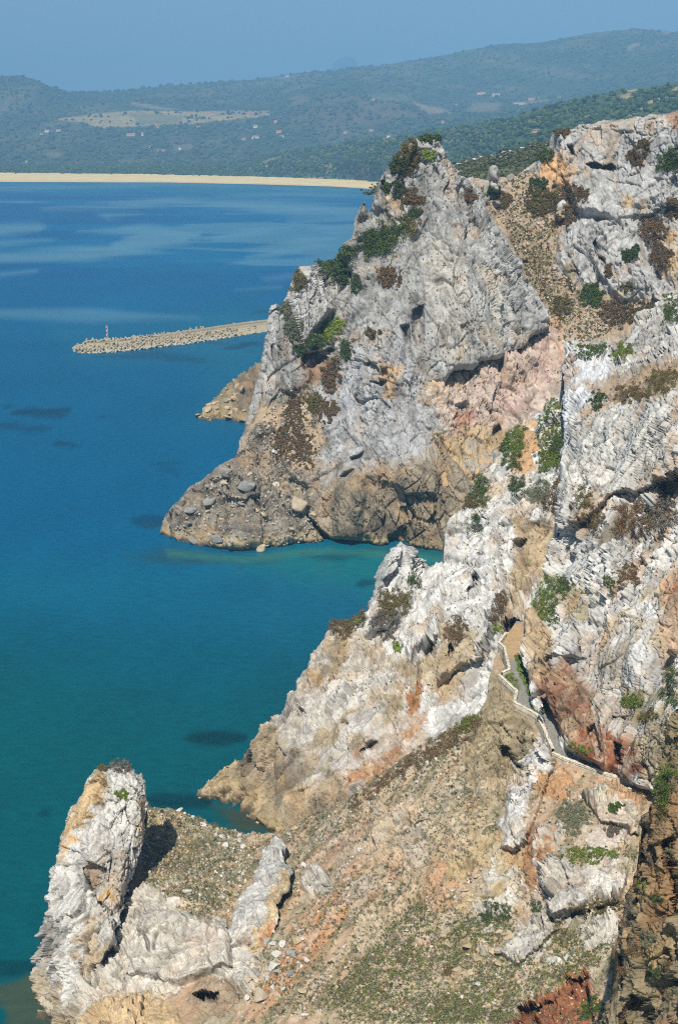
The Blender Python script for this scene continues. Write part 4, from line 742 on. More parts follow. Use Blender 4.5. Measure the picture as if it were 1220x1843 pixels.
def pine_col(V, R):
    n = fbm(V/np.array([120, 220, 80.]), 5, 71); c0 = np.tile(lin((84, 102, 62), .85), (len(V), 1))
    c0 = mixc(c0, np.tile(lin((112, 116, 74), .8), (len(V), 1)), sstep(.05, .3, n)*.8)
    n2_ = fbm(V/np.array([40, 90, 40.]), 4, 72); px_, py_ = proj(V)
    sand = sstep(.26, .4, n2_)*np.clip(.35+.65*sstep(1080, 1180, px_)*sstep(215, 190, py_), 0, 1)
    c0 = mixc(c0, np.tile(lin((214, 186, 140), .8), (len(V), 1)), .9*sand)
    dune = (1-sstep(0, .18, R))*sstep(.0, .3, fbm(V/np.array([60, 120, 30.]), 3, 74))
    return mixc(c0, np.tile(lin((206, 182, 140), .8), (len(V), 1)), .6*dune)
PV, PR, Psh, _ = land('pine_hill', [hill_front, hill_mid, hill_crest], [60, 60], pxs, pine_col, M_NEARHILL,
     lambda V, R: (14*ridged(V/np.array([330, 500, 200.]), 4, 73)+5*fbm(V/60, 4, 75))*np.clip(R*2, .05, 1)*np.where(V[:, 1] > 3600, .6, 1), 'dark green wooded hill running down to the beach', back=(700, 160))
# low olive slope just beyond the crag, with pale stones along its crest
ol_front = [(700, 352, 640), (820, 345, 660), (1000, 330, 640), (1400, 300, 600)]
ol_mid = [(700, 345, 760), (820, 318, 800), (900, 300, 800), (1000, 285, 780), (1400, 250, 720)]
ol_crest = [(700, 335, 1000), (780, 312, 1000), (820, 299, 980), (860, 287, 960), (910, 276, 940), (960, 264, 920), (1000, 258, 900), (1220, 232, 880), (1400, 215, 860)]
def ol_col(V, R):
    c0 = mixc(np.tile(lin((92, 100, 66), .8), (len(V), 1)), np.tile(lin((124, 124, 88), .8), (len(V), 1)), sstep(-.1, .3, fbm(V/30, 4, 77)))
    s = sstep(.28, .42, fbm(V/np.array([9, 14, 9]), 4, 78))*(.4+.6*sstep(1.7, 1.95, R))
    return mixc(c0, np.tile(lin((204, 204, 196), .8), (len(V), 1)), s)
OV, OR, Osh, _ = land('olive_slope', [ol_front, ol_mid, ol_crest], [50, 70], np.linspace(690, 1400, 260), ol_col, M_NEARHILL, lambda V, R: 2.2*fbm(V/18, 5, 79)+1.3*sstep(1.7, 1.95, R)*np.clip(ridged(V/7, 3, 80), 0, 1), 'low olive-green slope with a line of white stones on its crest', back=(300, 60))
# valley and the long ridge behind
r0 = [(-700, 312, 4700), (2000, 312, 4700)]
r1 = [(-700, 285, 5200), (0, 287, 5200), (400, 284, 5200), (700, 262, 5100), (900, 240, 5000), (1220, 205, 4900), (2000, 190, 4900)]
r2 = [(-700, 250, 5900), (0, 248, 5900), (400, 238, 5900), (560, 232, 5800), (800, 215, 5600), (1000, 196, 5600), (1220, 180, 5600), (2000, 165, 5600)]
r3 = [(-700, 230, 6300), (0, 226, 6300), (90, 221, 6300), (250, 231, 6200), (400, 216, 6250), (480, 210, 6300), (560, 198, 6100), (640, 188, 6000), (720, 190, 6100), (800, 203, 6300), (1000, 185, 6400), (1220, 150, 6400), (2000, 135, 6400)]
r4 = [(-700, 205, 6900), (0, 200, 6900), (90, 210, 6700), (240, 199, 6800), (480, 197, 6800), (560, 180, 6600), (620, 175, 6500), (700, 180, 6700), (800, 192, 7000), (1000, 170, 7100), (1220, 120, 7100), (2000, 110, 7100)]
sk_ = [(-700, 150, 7600), (-200, 140, 7600), (0, 136, 7500), (35, 135, 7500), (60, 141, 7500), (90, 156, 7600), (125, 170, 7800), (200, 167, 8200), (260, 160, 8400), (330, 153, 8600), (400, 148, 8600), (480, 141, 8700), (540, 133, 8700), (600, 129, 8800), (680, 119, 8800), (740, 110, 8900), (790, 100, 8900), (850, 88, 9000), (900, 81, 9000), (960, 79, 9000), (1010, 71, 9000), (1060, 60, 9000), (1110, 55, 9000), (1150, 53, 9000), (1190, 57, 9000), (1220, 61, 9000), (1300, 70, 9000), (2000, 120, 9000)]
FIELD = [(88, 214), (150, 209), (240, 198), (330, 200), (480, 200), (490, 207), (420, 216), (330, 224), (250, 226), (180, 231), (150, 221)]
def val_col(V, R):
    px_, py_ = proj(V); n = fbm(V/np.array([260, 500, 120.]), 5, 61); m = fbm(V/np.array([70, 140, 50.]), 4, 62)
    wx = px_+10*m; wy = py_+3*n
    c0 = mixc(np.tile(lin((84, 100, 66), .85), (len(V), 1)), np.tile(lin((124, 122, 84), .85), (len(V), 1)), sstep(-.05, .35, n))
    def put(poly, cc, k=.9, s=3):
        nonlocal c0
        c0 = mixc(c0, np.tile(lin(cc, .85), (len(V), 1)), k*(1-sstep(-s, s, sdf(poly, wx, wy))))
    put(FIELD, (222, 196, 132), .98, 2); put([(230, 203), (330, 206), (330, 222), (250, 225)], (150, 154, 100), .7, 3)
    put([(235, 178), (250, 184), (320, 196), (300, 198), (240, 190)], (196, 176, 140), .7, 2); put([(380, 202), (480, 200), (470, 208), (385, 208)], (176, 150, 116), .7, 2)
    put([(480, 225), (560, 190), (640, 176), (740, 186), (800, 208), (640, 225)], (140, 116, 88), .55, 14)
    put([(520, 175), (545, 165), (560, 185), (525, 192)], (150, 140, 104), .7, 4)
    put([(660, 170), (740, 168), (745, 182), (670, 184)], (132, 146, 92), .7, 5); put([(740, 184), (800, 196), (812, 204), (775, 204)], (206, 180, 140), .8, 3); put([(850, 186), (900, 184), (900, 200), (830, 202)], (176, 160, 120), .7, 4)
    put([(920, 184), (945, 182), (985, 178), (985, 184), (930, 190)], (196, 176, 150), .6, 3); put([(650, 215), (700, 210), (700, 222), (655, 224)], (130, 104, 84), .6, 6)
    put([(1130, 85), (1145, 76), (1150, 80), (1132, 92)], (206, 178, 150), .7, 2); put([(1180, 80), (1188, 72), (1190, 80)], (206, 178, 150), .7, 2); put([(1188, 58), (1210, 58), (1206, 62), (1190, 62)], (206, 170, 140), .8, 2)
    put([(80, 276), (110, 276), (105, 284), (85, 286)], (176, 160, 128), .6, 3); put([(310, 262), (345, 258), (350, 268), (320, 270)], (176, 164, 134), .6, 3); put([(60, 292), (180, 290), (240, 286), (230, 292), (100, 298)], (150, 140, 108), .6, 4)
    put([(480, 141), (530, 136), (530, 140), (490, 144)], (186, 166, 136), .5, 2); put([(300, 240), (330, 236), (345, 250), (310, 262), (290, 255)], (128, 116, 100), .6, 6)
    sp = sstep(.3, .42, m)*.35
    return mixc(c0, np.tile(lin((170, 156, 120), .8), (len(V), 1)), sp)
VV, VR, Vsh, _ = land('far_hills', [r0, r1, r2, r3, r4, sk_], [20, 34, 26, 26, 60], pxs, val_col, M_HILL,
     lambda V, R: (38*ridged(V/np.array([620, 1100, 500.]), 5, 63)*sstep(3.6, 4.4, R)*(1-.7*sstep(4.8, 5, R)) + (9*fbm(V/np.array([120, 260, 100.]), 4, 64))*np.clip(R*.5, 0, 1)), 'long blue-green ridge and farmed valley behind the beach', back=(1800, 500))
# far table mountain on the horizon
xs = np.linspace(560, 690, 90); top = np.interp(xs, [560, 590, 598, 604, 612, 622, 632, 640, 646, 656, 690], [140, 134, 122, 110, 105, 103, 105, 110, 122, 134, 140])
rowsM = []
for t in np.linspace(0, 1, 24): rowsM.append(at(xs, 145*(1-t)+top*t, 19000+1800*t**1.5))
for t in np.linspace(.1, 1, 8):
    b = at(xs, top, 20800.); b[:, 1] += 1800*t; b[:, 2] -= 900*t*t; rowsM.append(b)
Mv = np.stack(rowsM); shm = Mv.shape[:2]; Mv = Mv.reshape(-1, 3); Mv[:, 2] += 60*ridged(Mv/900, 4, 66)-30
link('distant_mountain', mesh('distant_mountain', Mv, grid_faces(*shm), M_HILL, np.tile(lin((96, 96, 84), .8), (len(Mv), 1)), True), 'faint flat-topped rocky mountain on the horizon', None, None, 'structure')
# one wide sheet of ground under everything, well below the water line
gv = np.array([[-15900, -390, -8], [15900, -390, -8], [15900, 23900, -8], [-15900, 23900, -8]], float)
link('ground', mesh('ground', gv, np.array([[0, 1, 2, 3]]), plain('seabed_ground', (96, 104, 80)), None), 'sea bed and low ground under the bay', None, None, 'structure')
# ------------------------------------------------------------------ foliage
import bmesh
M_LEAF = bpy.data.materials.new('foliage'); t_, b_ = nodes(M_LEAF)
a_ = t_.nodes.new('ShaderNodeAttribute'); a_.attribute_name = 'Col'; t_.links.new(a_.outputs['Color'], b_.inputs['Base Color'])
b_.inputs['Roughness'].default_value = .75; b_.inputs['Specular IOR Level'].default_value = .25
M_WOOD = plain('bark', (96, 80, 64), .9, .3, 4.)
KIND = {'green': ((66, 84, 36), (92, 108, 46), (54, 68, 34)), 'dark': ((60, 76, 40), (80, 96, 50), (50, 62, 36)), 'bright': ((122, 140, 50), (150, 162, 62), (86, 106, 44)),
        'red': ((106, 78, 56), (122, 94, 66), (90, 88, 54)), 'olive': ((96, 96, 50), (116, 108, 60), (90, 68, 48)), 'grey': ((124, 114, 100), (100, 92, 82), (84, 78, 68)),
        'moss': ((100, 116, 46), (118, 128, 52), (76, 92, 38)), 'sage': ((112, 116, 92), (92, 98, 74), (128, 128, 104)), 'brown': ((104, 84, 58), (88, 74, 52), (112, 100, 62))}
def leaves(C, r, dirs_n, kinds, size, flat=.8, seed=0, lift=0.):
    """clouds of small leaf faces on/in balls centred at C (n,3) with radii r (n,)"""
    g = np.random.default_rng(seed); n = len(C)*dirs_n
    d = g.normal(size=(n, 3)); d /= np.linalg.norm(d, axis=1)[:, None]; d[:, 2] = np.where(d[:, 2] < -.3, -d[:, 2], d[:, 2])
    rr = np.repeat(r, dirs_n)*g.uniform(.55, 1.08, n)
    c = np.repeat(C, dirs_n, 0) + d*rr[:, None]*np.array([1, 1, flat])
    a = d + g.normal(size=(n, 3))*.55; a /= np.linalg.norm(a, axis=1)[:, None]
    u = np.cross(a, g.normal(size=(n, 3))); u /= np.linalg.norm(u, axis=1)[:, None]; v = np.cross(a, u)
    s = (size*g.uniform(.6, 1.3, n))[:, None]
    V = np.stack([c-u*s, c+v*s*.6, c+u*s, c-v*s*.6], 1).reshape(-1, 3)
    pal = np.stack([lin(k, 1.12) for k in kinds]); ci = g.integers(0, len(pal), len(C))
    cc = pal[np.where(g.random(n) < .65, np.repeat(ci, dirs_n), g.integers(0, len(pal), n))]*g.uniform(.75, 1.25, (n, 1))
    return V, np.arange(4*n).reshape(-1, 4), np.repeat(cc, 4, 0)
def twigs(pts, r, h):
    V = []; Fq = []
    for p in pts:
        top = p + np.array([random.uniform(-.3, .3)*h, random.uniform(-.3, .3)*h, h]); k = len(V)
        for (c, rr) in ((p-np.array([0, 0, .3]), r), (p*.5+top*.5+np.array([.1*h, 0, 0]), r*.7), (top, r*.35)):
            for j in range(6): V.append((c[0]+rr*math.cos(j*math.pi/3), c[1]+rr*math.sin(j*math.pi/3), c[2]))
        for L in range(2):
            for j in range(6): Fq.append((k+L*6+j, k+L*6+(j+1) % 6, k+L*6+6+(j+1) % 6, k+L*6+6+j))
    return np.array(V), np.array(Fq)
VSEED = [100]
def veg(mname, poly, kind, h, label, name='shrub', cat='shrub', stems=True, r=None, dens=1.0):
    M = MASSES[mname]; poly = np.asarray(poly, float); VSEED[0] += 1; g = np.random.default_rng(VSEED[0])
    q = np.stack([M.qx, M.qy, 0*M.qx], 1)
    bb = (M.qx > poly[:, 0].min()-8) & (M.qx < poly[:, 0].max()+8) & (M.qy > poly[:, 1].min()-8) & (M.qy < poly[:, 1].max()+8)
    ii = np.where(bb)[0]
    if len(ii) < 3: print('VEG MISS', label); return
    nn = fbm(np.stack([M.qx[ii], M.qy[ii], 0*ii+VSEED[0]], 1)/6., 4, 5)
    ii = ii[sdf(poly, M.qx[ii], M.qy[ii]) + np.minimum(16, .6*min(np.ptp(poly[:, 0]), np.ptp(poly[:, 1])))*nn*1.5 < 1.5]
    if len(ii) < 4: print('VEG MISS', label); return
    m = float(np.median(M.P[ii, 1]))/2200.
    A = len(ii)*(1.85*m)**2
    r = r or max(.30*h, 1.5*m)
    nb = int(np.clip(dens*2.3*A/(r*r), 6, 420))
    pick = g.choice(ii, nb, replace=nb > len(ii))
    rr = r*g.uniform(.5, 1.35, nb)
    up = M.N[pick]*.5 + np.array([0, 0, .7]); C = M.P[pick] + up*(h*.9*g.uniform(.0, .8, nb)*(.3+.7*g.random(nb)))[:, None]
    V, Fq, cc = leaves(C, rr, 44, KIND[kind], max(.19*r, .9*m), .85, VSEED[0])
    base = M.P[ii].mean(0)
    if stems:
        root = link(name, None, label, cat, loc=base)
        o = link('foliage', mesh('foliage', V-base, Fq, M_LEAF, cc)); child(o, root)
        tv, tf = twigs(M.P[pick[:1]]-base, .06*h+.02, h*.8); child(link('stem', mesh('stem', tv, tf, M_WOOD)), root)
    else:
        V = V-base; link(name, mesh(name, V, Fq, M_LEAF, cc), label, cat, loc=base)
E = ell
C_ = 'crag'
veg(C_, E(733, 287, 17, 30, 20), 'olive', 2.6, 'large olive-green bush on the left shoulder of the tall crag\'s summit')
veg(C_, E(718, 300, 11, 12), 'dark', 2, 'small green bush hanging just left of the crag\'s summit bush')
veg(C_, E(772, 247, 18, 6), 'green', 2, 'thin green bush capping the very top of the tall crag')
veg(C_, E(770, 283, 12, 8), 'bright', 1.6, 'yellow-green tuft just below the crag\'s summit')
veg(C_, E(716, 345, 8, 11), 'dark', 2.5, 'small dark bush below the left shoulder of the crag')
veg(C_, E(742, 362, 16, 13), 'red', 2.5, 'red-brown bush in the cleft under the crag\'s summit')
veg(C_, E(688, 437, 42, 20, -32), 'green', 4.2, 'largest green thicket halfway up the left side of the crag')
veg(C_, E(664, 436, 14, 16), 'dark', 4, 'dark bush at the left end of the thicket on the crag')
veg(C_, E(735, 413, 14, 13), 'olive', 2.4, 'olive bush right of the thicket on the crag')
veg(C_, E(742, 389, 15, 6, -15), 'dark', 2, 'flat dark bush above the olive bush on the crag')
veg(C_, E(616, 482, 17, 34, 10), 'dark', 6, 'tall dark tree-like bush in the notch between spur and crag')
veg(C_, E(572, 469, 15, 7), 'dark', 2.5, 'dark bush on top of the left spur of the crag')
veg(C_, E(594, 478, 12, 12), 'green', 3, 'round green bush beside the notch on the left spur')
veg(C_, E(535, 505, 11, 13), 'olive', 2.5, 'olive bush on the seaward edge of the left spur')
veg(C_, E(513, 558, 7, 14), 'sage', 2, 'grey-green bush on the narrow outer pinnacle of the spur')
veg(C_, E(592, 598, 26, 14, -25), 'bright', 2.6, 'bright yellow-green bush above the dark overhang')
veg(C_, E(560, 625, 28, 16, -30), 'dark', 2.6, 'dark green bush beside the yellow-green one over the overhang')
veg(C_, E(530, 592, 11, 20), 'sage', 2.4, 'grey-green bush on the face of the left spur')
veg(C_, E(596, 678, 11, 24), 'red', 2, 'red-brown bush below the dark overhang')
veg(C_, E(529, 742, 16, 36), 'red', 1.3, 'long red-brown mat on the talus left of the crag', 'succulent_mat', 'ground cover', False)
veg(C_, E(546, 812, 16, 26), 'red', 1.2, 'lowest red-brown mat against the foot of the crag face', 'succulent_mat', 'ground cover', False)
veg(C_, E(510, 800, 18, 24), 'red', 1.2, 'red-brown mat in the middle of the talus', 'succulent_mat', 'ground cover', False)
veg(C_, E(566, 727, 11, 13), 'olive', 1.6, 'small olive bush right of the long red-brown mat')
veg(C_, E(592, 742, 12, 15, -40), 'red', 1.4, 'small red-brown bush under the smooth pale slab of the talus')
veg(C_, E(622, 635, 6, 16), 'dark', 2, 'narrow dark bush in the groove right of the overhang')
veg(C_, E(672, 597, 8, 8), 'brown', 1.6, 'small brown bush on a ledge in the middle of the crag face')
veg(C_, E(700, 500, 14, 16), 'red', 1.6, 'red-brown bush under the thicket on the crag')
veg(C_, E(640, 515, 6, 15), 'dark', 2.2, 'narrow dark bush right of the notch')
veg(C_, E(845, 355, 9, 9), 'red', 1.8, 'small red bush right of the crag\'s summit ridge')
veg(C_, E(694, 338, 6, 7), 'green', 1.5, 'tiny green bush on the seaward edge below the crag\'s top')
B_ = 'plateau_cliff'
veg(B_, E(973, 368, 27, 17), 'olive', 3, 'big olive-brown dome of scrub in the gully')
veg(B_, E(1022, 353, 32, 20), 'red', 2.2, 'wide red-brown mat beside the olive dome in the gully', 'succulent_mat', 'ground cover', False)
veg(B_, E(1018, 396, 20, 8, -20), 'red', 1.5, 'narrow red-brown mat under the upright white block', 'succulent_mat', 'ground cover', False)
veg(B_, E(970, 334, 13, 8), 'dark', 1.8, 'small dark bush above the olive dome')
veg(B_, E(905, 362, 12, 9), 'red', 1.6, 'red bush at the foot of the small stone needle')
veg(B_, E(890, 345, 9, 6), 'green', 1.4, 'green tuft directly under the stone needle')
veg(B_, E(1172, 418, 26, 18, 25), 'red', 2.4, 'large red-brown bush on a ledge of the grey plateau cliff')
veg(B_, E(1207, 291, 18, 17), 'green', 3, 'green bush high on the plateau cliff at the right edge')
veg(B_, E(1146, 286, 13, 10), 'red', 1.8, 'red-brown bush on the upper plateau cliff right of the cave')
veg(B_, E(1157, 262, 10, 7), 'brown', 1.5, 'small brown bush just under the plateau rim')
veg(B_, E(1210, 376, 12, 16), 'red', 2, 'red-brown bush at the right edge beneath the plateau cliff')
veg(B_, E(1190, 468, 14, 24), 'red', 2, 'red-brown bush on the ochre rock at the right edge')
veg(B_, E(1065, 534, 18, 13, 20), 'green', 2.2, 'dark green bush at the bottom left of the grey wall')
veg(B_, E(1112, 566, 32, 20, 15), 'red', 2, 'broad red-brown mat along the foot of the grey wall', 'succulent_mat', 'ground cover', False)
veg(B_, E(1160, 558, 22, 8, -12), 'brown', 1.6, 'brown mat at the right end of the foot of the grey wall', 'succulent_mat', 'ground cover', False)
veg(B_, E(1010, 556, 12, 12), 'olive', 1.8, 'olive bush low in the gully above the pink hollow')
veg(B_, E(1094, 490, 6, 10), 'brown', 1.5, 'small brown bush in the middle of the grey wall')
veg(B_, E(1134, 458, 13, 7, -40), 'dark', 1.5, 'slanting dark bush on the grey wall')
veg(B_, E(1128, 518, 13, 5), 'olive', 1.3, 'flat olive bush low on the grey wall')
veg(B_, E(978, 280, 9, 13, 20), 'green', 2.6, 'green bush on the left rim of the plateau cliff')
veg(B_, E(1012, 237, 14, 4), 'brown', 1.3, 'low brown bush on the plateau\'s left corner')
U = 'upper_slope'
veg(U, E(1208, 562, 14, 24), 'green', 2.4, 'green bush behind the pale column at the right edge')
veg(U, E(1062, 632, 30, 12), 'green', 1.8, 'green bush spread along the top of the white pillar')
veg(U, E(1116, 632, 16, 18, -40), 'moss', 1.6, 'yellowish bush in the dip behind the white pillar')
veg(U, E(1075, 722, 13, 10, -25), 'dark', 1.3, 'dark bush at the lower right corner of the white pillar')
veg(U, E(1134, 711, 28, 10), 'brown', 1.4, 'brown scrub along the ledge above the streaked wall')
veg(U, E(1192, 690, 26, 15, -20), 'olive', 1.6, 'olive scrub at the right end of the ledge above the streaked wall')
veg(U, E(1190, 925, 24, 34), 'grey', 2.6, 'grey leafless bush below the streaked wall at the right')
veg(U, E(1140, 940, 36, 30), 'red', 2.0, 'big red-brown thicket below the streaked wall')
veg(U, E(1062, 940, 28, 17), 'brown', 1.6, 'brown bush at the foot of the streaked wall\'s left part')
veg(U, E(1050, 903, 13, 18), 'olive', 1.5, 'olive bush on the left flank of the streaked wall')
veg(U, E(1135, 1036, 18, 20), 'red', 1.5, 'round red-brown bush among the white rocks')
veg(U, E(1098, 1050, 12, 10), 'green', 1.3, 'small green bush left of the round red-brown one')
veg(U, E(986, 1075, 22, 42, 12), 'moss', 1.6, 'trailing green bush hanging above the path')
veg(U, E(1012, 1060, 10, 13), 'green', 1.7, 'little round tree on the cliff edge above the path', 'small_tree', 'tree')
veg(U, E(994, 1114, 9, 14), 'green', 1.5, 'small pointed green bush at the lower tip of the trailing one')
veg(U, E(1136, 1265, 16, 9), 'moss', .8, 'low green patch on the terrace above the red cave', 'grass_patch', 'grass', False)
veg(U, E(1160, 1290, 18, 9), 'olive', .8, 'olive patch on the terrace above the red cave', 'grass_patch', 'grass', False)
veg(U, E(1208, 1240, 10, 28), 'dark', 1.6, 'dark bush at the right edge of the red cave slope')
veg(U, E(1040, 1350, 18, 7, 25), 'moss', .6, 'green weeds at the foot of the red rock beside the path', 'grass_patch', 'grass', False)
W = 'white_ridge'
veg(W, [(1011, 690), (1010, 800), (985, 822), (962, 792), (975, 750), (995, 715)], 'moss', 1.3, 'steep green mat sloping down from the white pillar', 'succulent_mat', 'ground cover', False)
veg(W, E(996, 757, 11, 13), 'dark', 2, 'round dark bush in the steep green mat')
veg(W, E(1002, 800, 10, 18, 20), 'green', 1.8, 'green bush at the bottom of the steep green mat')
veg(W, E(925, 795, 17, 22, 15), 'moss', 1.8, 'yellow-green bush above the tan gully')
veg(W, E(900, 803, 10, 11), 'dark', 1.8, 'small dark bush left of the yellow-green one')
veg(W, E(921, 838, 12, 12, -20), 'green', 1.7, 'green bush left of the tan gully')
veg(W, E(985, 830, 17, 18, -40), 'moss', 1.2, 'olive-green mat below the tan gully', 'succulent_mat', 'ground cover', False)
veg(W, E(860, 885, 18, 22), 'green', 2.4, 'green bush on the crest of the jagged white ridge')
veg(W, E(838, 905, 12, 12), 'brown', 1.7, 'brown bush on the seaward side of the ridge crest')
veg(W, E(858, 950, 11, 17), 'dark', 2.2, 'dark green bush on the face of the white ridge')
veg(W, E(932, 880, 9, 15), 'dark', 1.8, 'narrow dark bush between two white ribs')
veg(W, E(968, 890, 20, 16), 'sage', 2.0, 'grey-green round bush right of the two white ribs')
veg(W, [(1035, 795), (1040, 830), (1015, 890), (1000, 930), (975, 920), (1000, 870)], 'red', 1.5, 'long red-brown mat beneath the streaked wall\'s left edge', 'succulent_mat', 'ground cover', False)
veg(W, E(625, 1122, 32, 20, -30), 'brown', 2.0, 'dark brown bush on the seaward edge of the lower ridge')
veg(W, E(640, 1122, 11, 9), 'moss', 1.8, 'green tuft on top of the dark brown bush\'s ledge')
veg(W, E(712, 1090, 24, 22, -40), 'olive', 1.8, 'olive bush between the lower white crags')
veg(W, E(690, 1130, 24, 24, -40), 'grey', 1.7, 'grey withered bush below the olive one between the white crags')
veg(W, E(744, 1050, 9, 7), 'green', 1.2, 'small green bush under the white horn')
veg(W, E(820, 1137, 17, 21), 'red', 1.6, 'reddish leafless bush in front of the white ridge face')
veg(W, E(895, 1095, 9, 26, 10), 'red', 1.4, 'narrow reddish bush above the path\'s far end')
veg(W, E(893, 1136, 6, 7), 'bright', 1.0, 'bright green tuft just above the start of the stone wall')
veg(W, E(716, 1165, 6, 5), 'bright', .9, 'tiny bright green tuft under the white crags')
D = 'dry_hillside'
veg(D, [(628, 1452), (680, 1410), (745, 1365), (800, 1325), (862, 1288), (866, 1305), (810, 1348), (740, 1385), (690, 1415), (640, 1455)], 'red', .9, 'long red-green strip of ground cover along the hillside crest', 'succulent_mat', 'ground cover', False, r=.45)
veg(D, E(840, 1303, 14, 8, -30), 'moss', .9, 'green tuft at the upper end of the long red-green strip')
veg('sea_stack', E(217, 1374, 18, 16), 'grey', 2.6, 'round grey leafless bush on top of the sea stack', r=.5)
veg('sea_stack', E(186, 1382, 9, 5), 'olive', .5, 'small olive tuft on the tan top of the sea stack')
veg('sea_stack', E(218, 1430, 9, 6), 'moss', .35, 'small green tuft on the white face of the sea stack')
veg(D, E(1030, 1470, 24, 26), 'sage', .6, 'grey-green scrub between the two white outcrops below the path')
veg(D, E(1105, 1454, 12, 6, -15), 'green', .5, 'small green bush on the white outcrop below the path')
veg(D, E(1102, 1495, 10, 9), 'grey', .5, 'grey bush on the lower edge of the outcrop below the path')
veg(D, E(1058, 1540, 45, 12), 'moss', .5, 'band of green scrub above the large white outcrop', 'grass_patch', 'grass', False)
veg(D, E(1070, 1635, 45, 9, -8), 'olive', .5, 'olive band at the foot of the large white outcrop', 'grass_patch', 'grass', False)
veg(D, E(963, 1637, 9, 8), 'dark', .9, 'dark round bush left of the large white outcrop')
veg(D, E(892, 1645, 22, 12), 'dark', .9, 'dark scrub clump in the stony middle of the hillside')
veg(D, E(808, 1748, 7, 6), 'red', .6, 'single dark red cushion on the green part of the hillside')
veg(D, E(1062, 1815, 14, 20, 20), 'green', .6, 'green scrub between the red cave and the near cliff')
Nn_ = 'near_cliff'
for (x, y, rx, ry, k, h, lb) in [(1192, 1425, 17, 28, 'green', 1.0, 'largest green bush at the top of the near cliff'), (1203, 1390, 14, 9, 'moss', .8, 'yellow-green bush at the very top of the near cliff'), (1190, 1467, 7, 9, 'olive', .5, 'olive cushion under the near cliff\'s top bush'),
        (1165, 1540, 9, 14, 'grey', .6, 'grey twiggy bush on the upper near cliff'), (1158, 1594, 7, 9, 'moss', .5, 'moss-green cushion on the near cliff\'s left edge'), (1128, 1640, 12, 22, 'grey', .7, 'long grey bush on the left edge of the near cliff'),
        (1166, 1690, 12, 12, 'sage', .5, 'grey-green cushion halfway down the near cliff'), (1142, 1712, 8, 12, 'red', .5, 'reddish cushion halfway down the near cliff'), (1181, 1752, 8, 11, 'green', .5, 'round bright green cushion low on the near cliff'),
        (1170, 1750, 6, 8, 'dark', .45, 'dark cushion beside the round bright green one'), (1201, 1738, 7, 9, 'brown', .45, 'brown cushion at the right of the near cliff'), (1215, 1775, 7, 12, 'sage', .5, 'pale green cushion at the right edge low on the near cliff'),
        (1205, 1540, 10, 9, 'sage', .5, 'pale grey cushion at the right edge of the upper near cliff'), (1180, 1620, 10, 8, 'dark', .5, 'dark cushion in the middle of the near cliff'), (1122, 1750, 5, 6, 'red', .4, 'small red cushion on the lower left edge of the near cliff')]:
    veg(Nn_, E(x, y, rx, ry), k, h, lb)
# ------------------------------------------------------------------ small cushions of scrub
def ico(sub=1):
    bm = bmesh.new(); bmesh.ops.create_icosphere(bm, subdivisions=sub, radius=1)
    V = np.array([v.co[:] for v in bm.verts]); Fq = np.array([[v.index for v in f.verts] for f in bm.faces]); bm.free(); return V, Fq
I1, I1F = ico(1); I2, I2F = ico(2); I3, I3F = ico(3)
def pick_on(mname, poly, n, seed, mind=0, noise=None, thr=-9, maxamp=.6):
    """n points of a mass's surface inside a region, evenly over the picture area"""
    M = MASSES[mname]; g = np.random.default_rng(seed); poly = np.asarray(poly, float)
    ii = np.where((M.qx > poly[:, 0].min()) & (M.qx < poly[:, 0].max()) & (M.qy > poly[:, 1].min()) & (M.qy < poly[:, 1].max()))[0]
    ii = ii[pip(poly, M.qx[ii], M.qy[ii]) & (M.rockamp[ii] < maxamp)]
    if noise: ii = ii[fbm(M.P[ii]/noise, 3, seed) + g.normal(size=len(ii))*.12 > thr]
    g.shuffle(ii); out = []; cells = set()
    if mind:
        for i in ii:
            k = (int(M.qx[i]/mind), int(M.qy[i]/mind))
            if k in cells: continue
            cells.add(k); out.append(i)
            if len(out) >= n: break
        ii = np.array(out, int)
    else: ii = ii[:n]
    return M, ii
HILL = [(262, 1450), (350, 1468), (500, 1497), (620, 1440), (740, 1352), (860, 1282), (880, 1230), (960, 1330), (1060, 1400), (1165, 1420), (1130, 1640), (1090, 1843), (420, 1843), (480, 1740), (400, 1680), (260, 1640)]
CK = ['dark', 'grey', 'sage', 'olive', 'brown', 'dark']
cush = []
for k, kd in enumerate(CK):
    g = np.random.default_rng(300+k); C = g.normal(size=(9, 3))*np.array([.34, .34, .16]) + np.array([0, 0, .22])
    V, Fq, cc = leaves(C, np.full(9, .5), 22, KIND[kd], .13, .8, 310+k); cush.append(mesh('cushion_shrub', V, Fq, M_LEAF, cc))
CL = {'dark': 'small dark green cushion shrub dotted over the dry hillside', 'grey': 'small grey cushion shrub dotted over the dry hillside', 'sage': 'small grey-green cushion shrub dotted over the dry hillside', 'olive': 'small olive cushion shrub dotted over the dry hillside', 'brown': 'small brownish cushion shrub dotted over the dry hillside'}
M, ii = pick_on(D, HILL, 290, 21, mind=17)
for i in ii:
    k = random.randrange(len(CK)); m = M.P[i, 1]/2200
    o = link('cushion_shrub', cush[k], CL[CK[k]], 'shrub', CK[k] + ' cushion shrubs on the dry hillside')
    s = random.uniform(3.4, 6.8)*m; o.location = M.P[i]; o.scale = (s, s*random.uniform(.8, 1.2), s*random.uniform(.7, 1.1)); o.rotation_euler = (random.uniform(-.3, .3), random.uniform(-.3, .3), random.uniform(0, 6.3))
